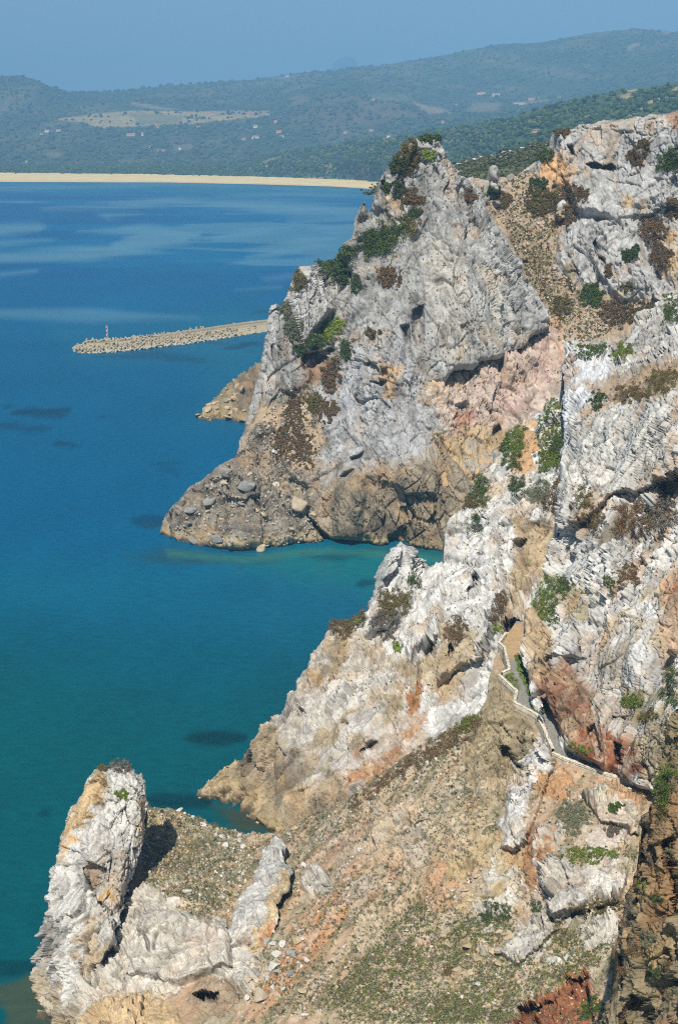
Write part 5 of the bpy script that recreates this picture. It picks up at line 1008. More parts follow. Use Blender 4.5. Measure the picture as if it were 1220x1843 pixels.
def scrub(name, mname, poly, n, px, kinds, label, seed, noise=None, thr=-9, per=14, maxamp=.8):
    M, ii = pick_on(mname, poly, n, seed, 0, noise, thr, maxamp)
    if not len(ii): print('SCRUB MISS', name); return
    Vs_, Fs_, Cs_ = [], [], []; off = 0; g = np.random.default_rng(seed)
    kk = g.integers(0, len(kinds), len(ii))
    for k, kd in enumerate(kinds):
        j = ii[kk == k]
        if not len(j): continue
        m = M.P[j, 1]/2200; r = m*g.uniform(px[0], px[1], len(j))*np.where(g.random(len(j)) < .12, 1.7, 1)
        V, Fq, cc = leaves(M.P[j]+M.N[j]*(.3*r)[:, None]+np.array([0, 0, 1])*(.3*r)[:, None], r, per, KIND[kd], float(np.median(m))*max(1.1, px[0]*.42), .8, seed+k)
        Vs_.append(V); Fs_.append(Fq+off); Cs_.append(cc); off += len(V)
    link(name, mesh(name, np.concatenate(Vs_), np.concatenate(Fs_), M_LEAF, np.concatenate(Cs_)), label, None, None, 'stuff')
scrub('hillside_scrub', D, HILL, 8000, (1.5, 5.0), ['sage', 'sage', 'grey', 'dark', 'moss'], 'countless low grey-green scrub tufts over the dry hillside', 31, 7., -.05)
GREEN = [(540, 1843), (640, 1740), (760, 1600), (800, 1690), (880, 1600), (960, 1660), (1090, 1640), (1080, 1740), (960, 1800), (920, 1843)]
scrub('hillside_weeds', D, GREEN, 7000, (1.6, 4.6), ['sage', 'moss', 'green', 'moss', 'olive', 'grey'], 'dense low green weeds over the lower right of the hillside', 33, 6., -.2)
scrub('crest_scrub', D, [(490, 1497), (620, 1440), (740, 1352), (860, 1282), (890, 1330), (760, 1420), (640, 1500), (520, 1530)], 900, (1.6, 4), ['sage', 'grey', 'olive'], 'grey-green scrub along the crest of the dry hillside', 35)
scrub('cove_scrub', D, [(262, 1452), (350, 1470), (430, 1500), (420, 1600), (380, 1660), (255, 1620)], 1000, (2, 6.5), ['sage', 'grey', 'dark', 'dark', 'olive'], 'grey-green cushions on the flat behind the sea stack', 37)
scrub('crag_foot_scrub', D, [(860, 1290), (900, 1250), (990, 1360), (950, 1450), (820, 1440)], 420, (1.5, 4.), ['sage', 'grey', 'olive'], 'grey-green tufts on the tan crag under the stone wall', 39, 4., -.1, 14, 9)
GUL = [(830, 332), (890, 335), (960, 300), (1000, 380), (1000, 480), (1060, 540), (1180, 545), (1060, 620), (1005, 620), (950, 500), (905, 400)]
scrub('gully_scrub', B_, GUL, 1300, (1.2, 3.4), ['dark', 'olive', 'brown', 'sage'], 'dots of dark scrub over the scree of the gully', 41)
scrub('hollow_scrub', B_, [(770, 700), (860, 645), (1000, 600), (1010, 700), (900, 800), (790, 850)], 130, (.8, 2.0), ['dark', 'olive'], 'sparse dark tufts in the pink hollow', 43, None, -9, 12, 9)
scrub('crag_scrub', C_, [(480, 560), (640, 400), (740, 250), (800, 260), (960, 540), (780, 690), (560, 860)], 900, (.8, 2.5), ['dark', 'olive', 'sage'], 'tiny dark tufts in the cracks of the tall crag', 45, None, -9, 10, 9)
scrub('talus_scrub', C_, [(440, 800), (520, 690), (590, 700), (570, 850), (480, 880)], 420, (.9, 2.4), ['dark', 'brown', 'olive'], 'dots of scrub on the talus of the crag', 47, None, -9, 10, 9)
scrub('ridge_scrub', W, [(560, 1220), (690, 1000), (870, 850), (960, 780), (1010, 900), (900, 1200), (720, 1300)], 620, (1.0, 2.8), ['green', 'olive', 'brown', 'bright'], 'small tufts in the cracks of the white ridge', 49, None, -9, 12, 9)
scrub('upper_scrub', U, [(1010, 720), (1215, 560), (1215, 1400), (1000, 1320), (960, 1100)], 950, (1.0, 3.0), ['green', 'olive', 'brown', 'sage', 'moss'], 'small tufts among the rocks above the path', 51, 9., 0., 12, 9)
scrub('cliff_tufts', Nn_, [(1100, 1843), (1130, 1620), (1170, 1440), (1220, 1300), (1220, 1843)], 300, (1.4, 5.0), ['sage', 'grey', 'brown', 'olive'], 'tufts of dry scrub on the near cliff', 53, 3., 0., 14, 9)
# ------------------------------------------------------------------ loose rock
def rock_mesh(seed, flat=.75, V0=I3, F0=I3F):
    g = np.random.default_rng(seed); V = V0.copy()
    for _ in range(13):                                     # chop the ball with random planes: flat broken faces, sharp arrises
        n = g.normal(size=3); n /= np.linalg.norm(n); dd = g.uniform(.36, .74); s = V@n - dd; V = V - np.where(s > 0, s, 0)[:, None]*n*.97
    V = V*np.array([1.15, .95, flat])*(1+.05*fbm(V*3+seed, 3, seed))[:, None]
    return V
M_BOULD = attr_mat('boulder_stone', bump=((2.5, .6, .12), (9, .5, .04)), var=((.9, .2), (5, .2)))
BC = [(216, 212, 204), (202, 184, 150), (164, 160, 154), (198, 182, 156)]
bmeshes = []
for k in range(8):
    V = rock_mesh(500+k, .55+.08*(k % 5)); c0 = lin(BC[k % 4], .82)
    bmeshes.append(mesh('boulder', V, I3F, M_BOULD, np.clip(c0*(1+.12*fbm(V*2.5, 3, 520+k))[:, None], 0, .85)))
def nearest(mname, x, y):
    M = MASSES[mname]; d = (M.qx-x)**2+(M.qy-y)**2; i = int(np.argmin(d + 1e-3*M.P[:, 1])); return M, i
def boulder(mname, x, y, px, k, label, group=None, name='boulder', cat='boulder', asp=(1, 1, 1), rz=None):
    M, i = nearest(mname, x, y); m = M.P[i, 1]/2200; s = px*.62*m
    o = link(name, bmeshes[k], label, cat, group); o.location = M.P[i]+M.N[i]*.25*s; o.scale = (s*asp[0], s*asp[1], s*asp[2])
    o.rotation_euler = (random.uniform(-.5, .5), random.uniform(-.5, .5), random.uniform(0, 6.3) if rz is None else rz); return o
for (x, y, px, k, lb) in [(401, 1507, 17, 0, 'upright white boulder at the top edge of the flat behind the sea stack'), (408, 1527, 19, 0, 'white boulder with a dark underside just below the upright one'), (433, 1504, 13, 0, 'white stone right of the upright white boulder'), (430, 1514, 12, 4, 'flat pale stone right of the dark-bottomed boulder'),
        (456, 1499, 15, 2, 'greyish boulder at the brink above the green cove'), (459, 1516, 16, 3, 'buff boulder at the upper left of the leaning slab'), (366, 1488, 15, 4, 'pale boulder nearest the cove at the top of the flat'), (440, 1524, 14, 0, 'white stone left of the leaning slab\'s top'), (412, 1508, 11, 0, 'small white stone between the two white boulders'),
        (324, 1459, 18, 0, 'flat white stone on the rim beside the sea stack'), (863, 1774, 18, 0, 'smooth white boulder alone in the green weeds'), (1086, 1694, 14, 0, 'round white boulder beside the near cliff'), (800, 1765, 9, 0, 'small white stone left of the smooth white boulder'),
        (536, 1695, 24, 1, 'tan boulder at the edge of the orange scree'), (500, 1716, 22, 0, 'pale boulder below the leaning slab'), (495, 1740, 26, 4, 'broad white boulder under the leaning slab'), (465, 1755, 26, 2, 'grey boulder with an ochre underside below the slab'), (470, 1795, 40, 3, 'large buff boulder above the little dark cave'), (436, 1785, 22, 2, 'bluish-grey boulder left of the large buff one'),
        (544, 1690, 18, 0, 'long white stone lying at the top of the orange scree'), (525, 1715, 20, 2, 'grey-white boulder on the left edge of the orange scree'), (549, 1786, 26, 1, 'khaki boulder in the orange scree'), (497, 1800, 14, 1, 'cream stone at the bottom of the orange scree'), (555, 1728, 14, 0, 'narrow white stone standing in the orange scree'),
        (780, 1690, 18, 2, 'blue-grey stone in the middle of the hillside'), (806, 1700, 24, 1, 'tan slab among cushions in the middle of the hillside'), (885, 1715, 30, 1, 'broad tan boulder left of the low pale outcrop'), (860, 1727, 26, 1, 'long tan boulder below the broad one'), (842, 1705, 22, 1, 'upright tan boulder above the red cushion'), (820, 1747, 18, 1, 'tan boulder right of the dark red cushion'),
        (1016, 1716, 14, 3, 'orange-stained stone on the green slope')]:
    boulder(D, x, y, px, k, lb)
for (x, y, px, k, lb) in [(405, 848, 26, 2, 'grey boulder on the crest of the headland\'s rocky toe'), (447, 878, 40, 2, 'biggest square grey block on the headland\'s toe'), (430, 908, 26, 2, 'smooth pale block below the biggest square one'), (540, 908, 34, 3, 'yellowish tilted block over a dark hollow by the crag foot'), (535, 888, 30, 3, 'buff block above the tilted one'), (375, 905, 26, 2, 'rounded grey block on the seaward side of the toe'),
        (345, 920, 24, 2, 'grey block close to the headland\'s outer tip'), (498, 872, 16, 0, 'small white stone on the talus'), (494, 812, 16, 0, 'white stone between two red-brown mats'), (390, 972, 28, 2, 'dark-bottomed rock at the waterline of the toe'), (350, 975, 26, 2, 'low rock at the waterline near the outer tip'), (470, 985, 24, 3, 'pale rock at the waterline below the square block')]:
    boulder(C_, x, y, px, k, lb)
for (x, y, px, k, lb, asp) in [(888, 322, 20, 2, 'small stone needle standing on the saddle behind the crag', (.75, .75, 2.2)), (1008, 372, 20, 0, 'upright white block in the gully', (.8, .8, 1.9)), (893, 368, 22, 2, 'pale block below the stone needle', (1, 1, 1)), (918, 322, 18, 2, 'pale block right of the stone needle', (1, 1, 1.2))]:
    boulder(B_, x, y, px, k, lb, asp=asp)
def many(mname, poly, n, px, ks, label, group, seed, mind, maxamp=.6, name='boulder'):
    M, ii = pick_on(mname, poly, n, seed, mind, None, -9, maxamp)
    for i in ii: boulder(mname, M.qx[i], M.qy[i], random.uniform(*px)*random.choice((.7, 1, 1, 1.4)), random.choice(ks), label, group, name, 'boulder', (1, random.uniform(.6, 1), random.uniform(.6, 1)))
many(D, HILL, 56, (8, 15), [0, 1, 3, 5, 7, 4], 'pale angular boulder lying loose on the dry hillside among scrub', 'loose boulders on the dry hillside', 61, 26)
many(D, [(480, 1660), (560, 1600), (600, 1560), (560, 1660), (540, 1760), (450, 1830), (440, 1780)], 26, (8, 17), [0, 4, 2, 3], 'pale broken block in the rubble below the leaning slab', 'rubble blocks below the leaning slab', 62, 14, .8)
many(D, [(880, 1440), (960, 1560), (900, 1740), (760, 1720), (760, 1560)], 45, (9, 18), [1, 3, 5, 7], 'tan block in the stony strip of the hillside', 'tan blocks in the stony strip', 63, 17)
many(C_, [(300, 960), (330, 890), (420, 830), (560, 880), (580, 960), (440, 985)], 35, (8, 16), [2, 6, 3, 7], 'grey fallen block on the rocky toe of the headland', 'fallen blocks on the headland toe', 64, 14, 9)
many(W, [(348, 1432), (380, 1440), (470, 1482), (470, 1500), (380, 1466), (345, 1446)], 12, (7, 13), [1, 3], 'tan rock at the waterline of the ridge\'s tip', 'waterline rocks at the ridge tip', 67, 10, 9)
many('boulder_shore', [(352, 752), (375, 722), (425, 682), (440, 700), (440, 760)], 30, (7, 13), [1, 5, 3, 7], 'tan boulder of the little boulder beach behind the crag', 'boulders of the beach behind the crag', 65, 8, 9)
#many(B_, GUL, 50, (5, 10), [0, 3, 1], 'pale stone on the scree of the gully', 'stones on the gully scree', 66, 14)
def rubble(name, mname, poly, n, px, cols, label, seed, maxamp=.6):
    M, ii = pick_on(mname, poly, n, seed, 0, None, -9, maxamp); g = np.random.default_rng(seed); n = len(ii); m = M.P[ii, 1]/2200
    r = m*px[0]*(1+(px[1]/px[0]-1)*g.random(n)**2.5); k = len(I1)
    B = I1[None]*(1+.35*(g.random((n, k, 1))-.5))*g.uniform(.6, 1.2, (n, 1, 3)); a = g.uniform(0, 6.28, n); ca, sa = np.cos(a), np.sin(a)
    B = np.stack([B[..., 0]*ca[:, None]-B[..., 1]*sa[:, None], B[..., 0]*sa[:, None]+B[..., 1]*ca[:, None], B[..., 2]], -1)*r[:, None, None]
    V = (B + M.P[ii][:, None] + M.N[ii][:, None]*(.3*r)[:, None, None]).reshape(-1, 3)
    Fq = (I1F[None]+np.arange(n)[:, None, None]*k).reshape(-1, 3); pal = np.stack([lin(c, .8) for c in cols]); cc = pal[g.integers(0, len(pal), n)]*g.uniform(.75, 1.15, (n, 1))
    link(name, mesh(name, V, Fq, M_BOULD, np.repeat(cc, k, 0)), label, None, None, 'stuff')
rubble('hillside_rubble', D, HILL, 3200, (.7, 4.6), [(216, 208, 196), (200, 176, 142), (190, 150, 116), (206, 196, 178)], 'countless small pale stones strewn over the dry hillside', 71)
rubble('cove_rubble', D, [(262, 1452), (350, 1470), (470, 1500), (440, 1600), (380, 1660), (255, 1640)], 1100, (.9, 5), [(220, 216, 208), (206, 180, 138), (200, 190, 170)], 'broken pale stones on the flat behind the sea stack', 72, .7)
rubble('gully_rubble', B_, GUL, 1300, (.7, 3.0), [(206, 190, 164), (190, 160, 128), (212, 206, 196)], 'scree stones in the gully', 73)
rubble('talus_rubble', C_, [(300, 960), (400, 845), (440, 800), (520, 690), (590, 720), (565, 880), (580, 975), (440, 990)], 1500, (.8, 3.4), [(196, 180, 154), (170, 160, 148), (206, 200, 188)], 'broken stones on the talus of the headland', 74, 9)
rubble('cave_rubble', D, [(920, 1830), (960, 1790), (1060, 1745), (1080, 1800), (1070, 1843), (920, 1843)], 350, (.9, 4.5), [(206, 180, 150), (176, 120, 84), (160, 96, 64)], 'stones stuck in the red earth of the cave', 75, 9)
# ------------------------------------------------------------------ footpath, walls, posts
ZP = 37.6
def resamp(pts, n):
    pts = np.asarray(pts, float); s = np.concatenate([[0], np.cumsum(np.linalg.norm(np.diff(pts, axis=0), axis=1))]); t = np.linspace(0, s[-1], n)
    return np.stack([np.interp(t, s, pts[:, k]) for k in range(pts.shape[1])], 1)
w3 = np.array([atz(x, y, ZP) for x, y in WALL]); i3 = np.array([atz(x, y, ZP) for x, y in INNER])
wo = resamp(w3, 160); ii_ = resamp(i3, 160)
into = ii_-wo; into[:, 2] = 0; into /= np.linalg.norm(into, axis=1)[:, None]
ro = wo - into*.3; ri = ii_ + into*7.0
Tt = np.linspace(0, 1, 40)[:, None, None]; G = ro[None]*(1-Tt) + ri[None]*Tt; sh = G.shape[:2]; V = G.reshape(-1, 3).copy(); V[:, 2] += .06*fbm(V/1.2, 3, 91)
qx, qy = proj(V); n = fbm(V/1.5, 3, 92)
pc = np.tile(lin((158, 156, 148), .8), (len(V), 1))*(1+.12*n)[:, None]
pc = mixc(pc, np.tile(lin((200, 170, 128), .8), (len(V), 1)), (1-sstep(-4, 4, sdf([(900, 1120), (940, 1120), (945, 1178), (928, 1186), (910, 1182)], qx, qy+4*n))))
gr = (1-sstep(-3, 3, sdf([(925, 1180), (960, 1170), (985, 1280), (962, 1290), (955, 1262), (935, 1215)], qx+5*n, qy)))
gr = np.maximum(gr, (1-sstep(-3, 3, sdf([(905, 1215), (922, 1212), (938, 1240), (930, 1246), (912, 1232)], qx+3*n, qy)))*.8)
pc = mixc(pc, np.tile(lin((112, 124, 60), .7), (len(V), 1)), gr)
link('footpath', mesh('footpath', V, grid_faces(*sh), M_SLOPE, pc), 'narrow grey gravel footpath cut along the cliff', None, None, 'structure')
g = np.random.default_rng(5); gi = g.choice(np.where(gr > .5)[0], 420); 
Vl, Fl, Cl = leaves(V[gi]+np.array([0, 0, .1]), np.full(len(gi), .28), 14, KIND['moss']+((96, 128, 40),), .14, .8, 7)
link('verge_grass', mesh('verge_grass', Vl, Fl, M_LEAF, Cl), 'bright green grass on the verge of the footpath', None, None, 'stuff')
M_STONE = attr_mat('dry_stone', bump=((4, .6, .06),), var=((3, .2),))
def wall_mesh(pts, th, h0, h1, seed, light=1.):
    L = np.linalg.norm(np.diff(pts, axis=0), axis=1).sum(); n = max(12, int(L/.16)); c = resamp(pts, n)
    t = np.gradient(c, axis=0); t[:, 2] = 0; t /= np.linalg.norm(t, axis=1)[:, None]; nn = np.stack([-t[:, 1], t[:, 0], 0*t[:, 0]], 1)
    prof = [(-.5, 0), (-.5, .33), (-.5, .66), (-.48, 1), (-.16, 1.02), (.16, 1.02), (.48, 1), (.5, .66), (.5, .33), (.5, 0)]
    V = np.concatenate([[c[j] + nn[j]*th*a + np.array([0, 0, h0+(h1-h0)*b]) for a, b in prof] for j in range(n)])
    k = len(prof); Fq = [(j*k+i, j*k+i+1, (j+1)*k+i+1, (j+1)*k+i) for j in range(n-1) for i in range(k-1)]
    F1, F2, vec, cid = voro(V/np.array([.42, .42, .26]), seed); cc = lin((224, 212, 190), .85*light)*(.72+.5*cellrand(cid, 3))[:, None]
    V = V + .07*(np.stack([cellrand(cid, 5+q)-.5 for q in range(3)], 1))
    return V, np.array(Fq), np.clip(cc, 0, .85)
def wall_thing(seg, label, th, h, seed, coping=True):
    pts = resamp(w3[seg], 60); base = pts.mean(0); r = link('stone_wall', None, label, 'wall', loc=base)
    V, Fq, cc = wall_mesh(pts-base, th, -1.6, h, seed, .8); child(link('masonry', mesh('masonry', V, Fq, M_STONE, cc)), r)
    V, Fq, cc = wall_mesh(pts-base, th+.08, h+.012, h+.15, seed+1, 1.08); child(link('coping', mesh('coping', V, Fq, M_STONE, cc)), r)
wall_thing(slice(0, 5), 'upper stretch of pale dry-stone wall ending in a sharp corner by the path', .42, .8, 11)
wall_thing(slice(5, 13), 'longest winding dry-stone wall along the seaward side of the path', .45, .8, 12)
wall_thing(slice(12, 18), 'low pale stone kerb along the near end of the path under the red rocks', .45, .25, 13)
M_METAL = plain('dull_metal', (120, 124, 128), .5, .15, 8., metal=.6)
def tube(p, q, r, n=8):
    p, q = np.array(p, float), np.array(q, float); d = (q-p)/np.linalg.norm(q-p); a = np.cross(d, (0, 0, 1.) if abs(d[2]) < .9 else (1., 0, 0)); a /= np.linalg.norm(a); b = np.cross(d, a)
    V = [c + r*(a*math.cos(2*math.pi*k/n)+b*math.sin(2*math.pi*k/n)) for c in (p, q) for k in range(n)] + [p, q]
    Fq = [(k, (k+1) % n, n+(k+1) % n, n+k) for k in range(n)] + [((k+1) % n, k, 2*n, 2*n) for k in range(n)] + [(n+k, n+(k+1) % n, 2*n+1, 2*n+1) for k in range(n)]
    return np.array(V), Fq
def join(parts):
    V = []; Fq = []; o = 0
    for v, f in parts:
        V.append(v); Fq += [tuple(i+o for i in q) for q in f]; o += len(v)
    return np.concatenate(V), Fq
def pymesh(name, V, Fq, mat):
    me = bpy.data.meshes.new(name); F2 = []
    for q in Fq:
        u = []
        for i in q:
            if i not in u: u.append(int(i))
        F2.append(tuple(u))
    me.from_pydata([tuple(map(float, v)) for v in V], [], F2); me.materials.append(mat); me.update(); return me
pm = None
for (x, y) in [(1017, 1367), (1040, 1375), (1063, 1383), (1086, 1392), (1110, 1399), (1147, 1407), (912, 1234), (924, 1246), (927, 1262), (966, 1293), (975, 1312), (985, 1338), (905, 1180), (911, 1195)]:
    p = atz(x, y, ZP)
    if pm is None:
        V, Fq = join([tube((0, 0, -.2), (0, 0, 1.35), .045), tube((0, 0, 1.35), (0, 0, 1.42), .06), tube((0, 0, .3), (0, 0, .36), .058), tube((0, 0, .8), (0, 0, .86), .058)]); pm = pymesh('fence_post', V, Fq, M_METAL)
    link('fence_post', pm, 'thin grey metal post on the stone edge of the footpath', 'post', 'metal posts along the footpath', loc=p+np.array([0, 0, .2]))
# tilted grey slab on the verge
p = atz(961, 1272, ZP); r = link('stone_table', None, 'tilted grey slab on a short support beside the footpath', 'slab', loc=p)
bm = bmesh.new(); bmesh.ops.create_cube(bm, size=1); bmesh.ops.scale(bm, vec=(1.5, 1.15, .14), verts=bm.verts); bmesh.ops.bevel(bm, geom=bm.edges[:], offset=.02, segments=2, affect='EDGES')
me = bpy.data.meshes.new('slab'); bm.to_mesh(me); bm.free(); me.materials.append(plain('grey_slab', (164, 164, 160), .8, .12, 3.)); o = link('slab', me); child(o, r); o.location = (0, 0, .75); o.rotation_euler = (.55, .15, .5)
V, Fq = join([tube((-.35, .1, -.1), (-.35, .1, .62), .09), tube((.35, .1, -.1), (.35, .1, .62), .09)]); child(link('support', pymesh('support', V, Fq, M_STONE)), r)
# ------------------------------------------------------------------ breakwater
M_CONC = plain('weathered_concrete', (186, 174, 148), .9, .18, .6, k=.85); M_CONC2 = plain('wet_concrete', (196, 190, 170), .9, .2, .8, k=.85); M_ROADC = plain('breakwater_top', (176, 164, 140), .9, .1, .3, k=.85)
bwp = [(150, 636), (200, 634.5), (250, 630), (300, 624.5), (350, 618), (400, 610), (440, 603.5), (480, 597.5), (560, 588)]
bn = np.array([atz(x, y, 0.) for x, y in bwp]); bn = resamp(bn, 90); tb = np.gradient(bn, axis=0); tb /= np.linalg.norm(tb, axis=1)[:, None]; nb = np.stack([-tb[:, 1], tb[:, 0], 0*tb[:, 0]], 1)
nb *= np.sign(nb[:, 1])[:, None]
root = link('breakwater', None, 'long concrete breakwater running out from behind the crag', 'breakwater', loc=bn[45])
prof = [(0, -2.5), (1.5, .3), (6, 2.6), (9, 3.4), (10, 3.5), (19, 3.5), (20, 3.4), (26, .2), (28, -2.5)]
rows = [bn + nb*d + np.array([0, 0, zz]) for d, zz in prof]; V = np.stack(rows); V[:, 0] = V[:, 0]
tip = V[:, 0].mean(0); tip[2] = -2.5; V[:, 0] = .35*V[:, 0]+.65*tip; sh = V.shape[:2]; V = V.reshape(-1, 3); V[:, 2] += .25*fbm(V/2.5, 3, 55)
o = link('mound', mesh('mound', V-bn[45], grid_faces(*sh), M_CONC)); child(o, root)
rd = np.stack([bn[4:] + nb[4:]*d + np.array([0, 0, zz]) for d, zz in ((10.3, 3.4), (10.3, 4.0), (18.4, 4.0), (18.4, 3.4))]); shr = rd.shape[:2]
o = link('roadway', mesh('roadway', rd.reshape(-1, 3)-bn[45], grid_faces(*shr), M_ROADC)); child(o, root)
pw = np.stack([bn[30:] + nb[30:]*d + np.array([0, 0, zz]) for d, zz in ((18.6, 3.4), (18.6, 5.2), (19.4, 5.2), (19.4, 3.4))]); shp = pw.shape[:2]
o = link('parapet', mesh('parapet', pw.reshape(-1, 3)-bn[45], grid_faces(*shp), M_ROADC)); child(o, root)
tet = np.array([(0, 0, 1), (.943, 0, -.333), (-.471, .816, -.333), (-.471, -.816, -.333)])
Vt, Ft = [], []
for d in tet:
    k = len(Vt); a = np.cross(d, (.3, .8, .52)); a /= np.linalg.norm(a); b = np.cross(d, a)
    for (t, rr) in ((0, .52), (.55, .46), (1.35, .36), (1.45, .26)):
        for j in range(8): Vt.append(d*t + rr*(a*math.cos(j*math.pi/4)+b*math.sin(j*math.pi/4)))
    for L in range(3):
        for j in range(8): Ft.append((k+L*8+j, k+L*8+(j+1) % 8, k+L*8+8+(j+1) % 8, k+L*8+8+j))
    Ft.append(tuple(k+24+j for j in range(8)))
tm = [pymesh('tetrapod', np.array(Vt), Ft, M_CONC), pymesh('tetrapod', np.array(Vt), Ft, M_CONC2)]
nt_ = 0
for row, (d, zz) in enumerate(((1.0, .4), (3.2, 1.7), (5.6, 2.9), (8.0, 4.0), (20.8, 3.9))):
    j = 1.0
    while j < 58:
        jj = int(j)
        if nt_ < 250 and not (row in (3,) and jj < 16 and random.random() < .5):
            p = bn[jj] + nb[jj]*(d+random.uniform(-.7, .7)) + np.array([0, 0, zz+random.uniform(-.3, .4)])
            o = link('tetrapod', tm[0 if row else 1], 'concrete tetrapod piled on the flank of the breakwater', 'tetrapod', 'tetrapods armouring the breakwater', loc=p)
            o.scale = (random.uniform(1.2, 1.75),)*3; o.rotation_euler = (random.uniform(0, 6.3), random.uniform(0, 6.3), random.uniform(0, 6.3)); nt_ += 1
        j += random.uniform(.9, 1.3)
for a in np.linspace(-1.5, 1.5, 9):
    for zz, rr in ((.3, 13), (1.9, 10)):
        c = bn[3] + nb[3]*13; dr = -tb[3]*math.cos(a)*rr*.9 + nb[3]*math.sin(a)*rr
        o = link('tetrapod', tm[0], 'concrete tetrapod piled round the seaward tip of the breakwater', 'tetrapod', 'tetrapods round the breakwater tip', loc=c+dr+np.array([0, 0, zz])); o.scale = (1.55,)*3; o.rotation_euler = (random.uniform(0, 6.3), random.uniform(0, 6.3), random.uniform(0, 6.3))
for k in range(42):
    jj = random.randrange(56, 89); d = random.choice((random.uniform(.5, 8), random.uniform(.5, 8), random.uniform(19.8, 22)))
    zz = min(3.6, d*.45) if d < 10 else 4.2
    o = link('boulder', bmeshes[random.choice((1, 3, 5, 7, 2))], 'rough boulder on the landward part of the breakwater', 'boulder', 'boulders on the breakwater', loc=bn[jj]+nb[jj]*d+np.array([0, 0, zz])); s = random.uniform(1.1, 2.); o.scale = (s, s, s*.8); o.rotation_euler = (random.uniform(-.6, .6), random.uniform(-.6, .6), random.uniform(0, 6.3))
# light mast on the breakwater
p = at(193, 609.5, float(Yz(609.5, 4.0))); root = link('beacon_mast', None, 'slim red and white beacon mast with a ladder on the breakwater', 'beacon', loc=p)
M_WP = plain('white_paint', (236, 236, 232), .5, .05, 3.); M_RP = plain('red_paint', (176, 96, 84), .6, .1, 3.)
hh = 8.8
child(link('base', pymesh('base', *join([tube((0, 0, 0), (0, 0, .7), .9, 12)]), M_CONC2)), root)
for k in range(6): child(link('pole_band', pymesh('pole_band', *tube((0, 0, .7+k*hh/6.8), (0, 0, .7+(k+1)*hh/6.8), .24, 10), (M_RP, M_WP)[k % 2])), root)
parts = [tube((.75, -.3, .7), (.75, -.3, hh*.95), .07, 6), tube((.75, .3, .7), (.75, .3, hh*.95), .07, 6)] + [tube((.75, -.3, 1+.6*k), (.75, .3, 1+.6*k), .06, 6) for k in range(13)] + [tube((.2, 0, 1.5+2*k), (.75, 0, 1.5+2*k), .06, 6) for k in range(4)]
child(link('ladder', pymesh('ladder', *join(parts), M_WP)), root)
child(link('lantern', pymesh('lantern', *join([tube((0, 0, hh*.882+.7), (0, 0, hh*.882+1.3), .4, 10), tube((0, 0, hh*.882+1.3), (0, 0, hh*.882+1.5), .25, 10)]), M_RP)), root)
# ------------------------------------------------------------------ trees and houses on the far land
M_TREE = attr_mat('far_trees', bump=((.6, .8, 1.5),), var=((.25, .25),))
def crowns(name, V, R, rmax, n, rad, cols, label, seed, keep):
    g = np.random.default_rng(seed); px_, py_ = proj(V); ok = np.where((R < rmax) & (px_ > -40) & (px_ < 1260) & keep)[0]; ii = g.choice(ok, n); P = V[ii] + g.normal(size=(n, 3))*np.array([6, 22, 0])
    r = rad*g.uniform(.55, 1.35, n); k = len(I1); B = I1[None]*(1+.45*(g.random((n, k, 1))-.5))*np.stack([g.uniform(.8, 1.3, n), g.uniform(.8, 1.3, n), g.uniform(.6, 1., n)], 1)[:, None]*r[:, None, None]
    Vc = (B+P[:, None]+np.array([0, 0, 1])*(.45*r)[:, None, None]).reshape(-1, 3); Fq = (I1F[None]+np.arange(n)[:, None, None]*k).reshape(-1, 3); pal = np.stack([lin(c, .8) for c in cols]); cc = pal[g.integers(0, len(pal), n)]*g.uniform(.84, 1.15, (n, 1))
    link(name, mesh(name, Vc, Fq, M_TREE, np.repeat(cc, k, 0)), label, None, None, 'stuff')
lum = lambda C: C.sum(1)
crowns('pine_wood', PV, PR, 2.0, 9000, 5.0, [(62, 84, 46), (74, 96, 52), (90, 106, 60), (58, 76, 46)], 'dense pine wood covering the hill above the beach', 81, (PR > .12) & (lum(pine_col(PV, PR)) < .55))
vc = val_col(VV, VR)
crowns('valley_trees', VV, VR, 5.0, 7000, 8.5, [(70, 90, 54), (80, 98, 60), (96, 106, 68), (64, 82, 54)], 'scattered trees and thickets over the far valley and ridge', 83, (vc.sum(1) < .42))
crowns('field_trees', VV, VR, 4.2, 70, 8., [(54, 72, 44)], 'single trees dotted over the pale field', 84, (vc.sum(1) > .9) & (proj(VV)[1] > 195) & (proj(VV)[1] < 225) & (proj(VV)[0] < 490))
M_HW = [plain('cream_wall', (238, 226, 204), .8, .06, .2), plain('white_wall', (244, 244, 238), .8, .05, .2), plain('pinkish_wall', (226, 180, 150), .8, .06, .2)]
M_RF = [plain('red_tiles', (186, 110, 84), .8, .12, .4), plain('brown_tiles', (166, 124, 98), .8, .12, .4)]
M_WIN = plain('dark_window', (50, 56, 64), .3, .1, 1.)
